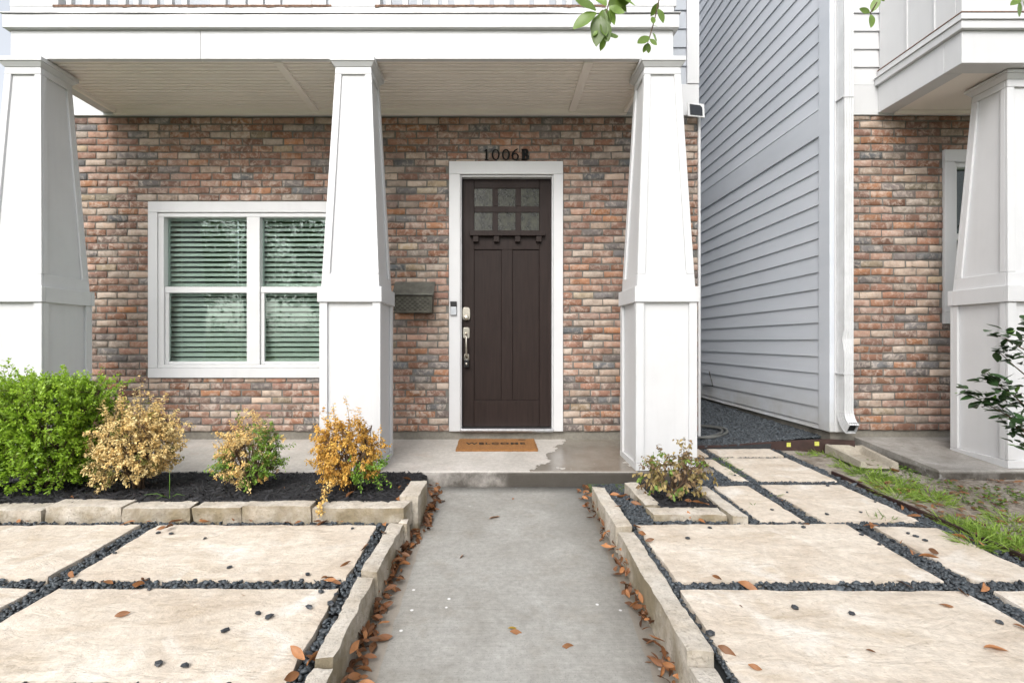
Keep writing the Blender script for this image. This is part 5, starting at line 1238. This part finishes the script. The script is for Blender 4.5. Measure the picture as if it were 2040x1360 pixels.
def drift(side, n, m, ex, spread, sc):
    V, T, C, off = [], [], [], 0; sd_ = 'left' if side > 0 else 'right'
    for i in range(n+m):
        y_ = 1.30+2.36*random.random(); k = random.random()**1.7; e_ = ex(y_); z_ = zw(y_)+.010+(.075 if i < n else .04)*(1-k)*random.random()
        st = 'nearest kerb stone' if y_ < 1.5 else 'long kerb stone' if y_ < 2.1 else 'far kerb stone' if y_ < 2.75 else 'kerb end by the step'
        how = 'against' if k < .45 else 'spilling out from'
        s_ = random.uniform(*sc)
        if i < n: fallen(e_+side*spread*k, y_, z_, 'curled brown leaf %s the %s %s of the walkway' % (how, st, sd_), '%s drift leaves %s the %s' % (sd_, how, st), s_, tilt=.3)
        else:
            me = random.choice(fm); v = np.array([q.co[:] for q in me.vertices])*s_; rm = rot_mats(1, .5)[0]; v = v@rm.T+np.array([e_+side*spread*k, y_, z_])
            f = []
            for p_ in me.polygons: q = list(p_.vertices); f += [(q[0], q[1], q[2]), (q[0], q[2], q[3])]
            V.append(v); T.append(np.array(f)+off); off += len(v); C += [np.array([.22, .095, .04])*random.uniform(.3, 1.3)]*len(f)
    tag(np_mesh('leaf_litter', np.concatenate(V), np.concatenate(T), m_dry, None, np.array(C), smooth=True), 'bottom layer of brown leaves packed along the %s walkway kerb' % sd_, 'litter', kind='stuff')
drift(1, 110, 190, lambda y: -.448 if y > 2.94 else -.508 if y > 2.75 else -.524, .055, (.38, .85)); drift(-1, 60, 110, lambda y: .670 if y > 2.68 else .642+.024*(y-1.63), .036, (.32, .72))
def on_joint(lab, grp, lst, s=.8):
    for (p_, q_) in lst:
        x_, y_, z_ = at_slab(p_, q_); fallen(x_, y_, z_+.008-(dip(x_, y_) if x_ > .7 else 0), lab, grp, s*random.uniform(.7, 1.2))
on_joint('brown fallen leaf among the dark pebbles along the mulch bed stones', 'leaves on the pebbles by the mulch bed', [(303,1040),(335,1045),(345,1050),(420,1042),(465,1040),(490,1038),(500,1041),(565,1043),(600,1040),(625,1036),(640,1040),(655,1040),(670,1042),(715,1036),(40,1042),(60,1040),(270,1040),(400,1037),(760,1060),(765,1045)])
on_joint('brown fallen leaf on the dark pebbles left of the walkway', 'leaves on the pebbles between the left slabs', [(288,1160),(288,1166),(640,1155),(670,1158),(660,1162),(600,1310),(607,1318),(612,1330),(596,1345),(700,1120),(735,1085),(200,1162),(137,1143)])
on_joint('brown fallen leaf on the dark pebbles by the small planter', 'leaves on the pebbles by the planter', [(1225,978),(1232,985),(1240,972),(1250,990),(1215,968),(1240,1010),(1255,1000),(1360,1030),(1375,1035),(1392,1036),(1315,1033),(1262,1050),(1272,1062),(1285,1080)])
on_joint('brown fallen leaf on the dark pebbles between the right slabs', 'leaves on the pebbles between the right slabs', [(1470,1162),(1440,1160),(1785,1160),(1797,1080),(1810,1095),(1830,1110),(1870,1105),(1805,1012),(1795,1008),(1835,1030),(1930,1078),(1945,1082),(1960,1090),(1720,1050),(1735,1055),(1600,1045),(1560,1000),(1930,1190),(1965,1170),(1430,1290)])
for (p_, q_, y_) in ((140,996,3.0),(330,985,3.05),(640,990,3.1),(790,985,3.2),(800,978,3.3),(815,973,3.4),(825,968,3.5),(565,965,3.3),(450,950,3.4),(500,972,3.25),(690,990,3.0),(805,990,3.0)):
    x_ = (p_-CX)/F*y_; fallen(min(x_, -.60), y_, bed_z(x_, y_)+.014, 'brown fallen leaf lying on the black mulch', 'leaves on the mulch', random.uniform(.6, 1.1))
for (x_, y_) in ((1.30, 3.02), (1.33, 2.99), (1.10, 3.12), (1.26, 3.1), (1.12, 3.4)): fallen(x_, y_, bed2_z(x_, y_)+.014, 'brown fallen leaf on the mulch of the small planter', 'leaves in the small planter', random.uniform(.6, 1.))
def lone(p_, q_, lab, s, f=at_walk, me=None, yaw=None):
    x_, y_, z_ = f(p_, q_); fallen(x_, y_, z_+.007, lab, None, s, me, .12, yaw)
lone(975, 1035, 'large curled brown leaf alone on the upper walkway', 1.0, yaw=.7, me=fm[0]); lone(925, 1106, 'small orange leaf alone in the middle of the walkway', .55)
lone(1012, 1254, 'yellow leaf of a pair lying on the walkway', .62, me=fy, yaw=.2); lone(1016, 1260, 'orange leaf of a pair lying on the walkway', .62, me=fm[0], yaw=-.1); lone(1120, 1290, 'flat orange leaf on the lower right walkway', .68, yaw=.1, me=fm[2])
lone(1284, 1322, 'tiny dark brown leaf near the right walkway edge', .3); lone(1020, 996, 'tiny red brown leaf just below the porch step', .3)
lone(1490, 1327, 'orange leaf on the nearest right slab', .5, at_slab); lone(1960, 1293, 'long thin brown leaf on the right slab', .8, at_slab, yaw=-.3, me=fm[3]); lone(2018, 1246, 'brown leaf at the right edge of the picture', .6, at_slab); lone(1870, 1206, 'thin curled leaf on the near right slab', .55, at_slab, yaw=-.5)
lone(1480, 1213, 'tiny brown leaf chip on the near right slab', .22, at_slab); lone(1724, 1298, 'small brown crumpled leaf on the near right slab', .35, at_slab); lone(228, 1230, 'thin brown leaf on the near left slab', .6, at_slab, yaw=.4, me=fm[3]); lone(330, 1050, 'orange leaf on the far edge of a left slab', .7, at_slab); lone(480, 1188, 'tiny brown leaf chip on the near left slab', .2, at_slab)
lone(1745, 928, 'large curled brown leaf against the old porch slab', 1.4, at_slab); lone(1770, 936, 'long brown leaf beside the old porch slab', 1.2, at_slab)
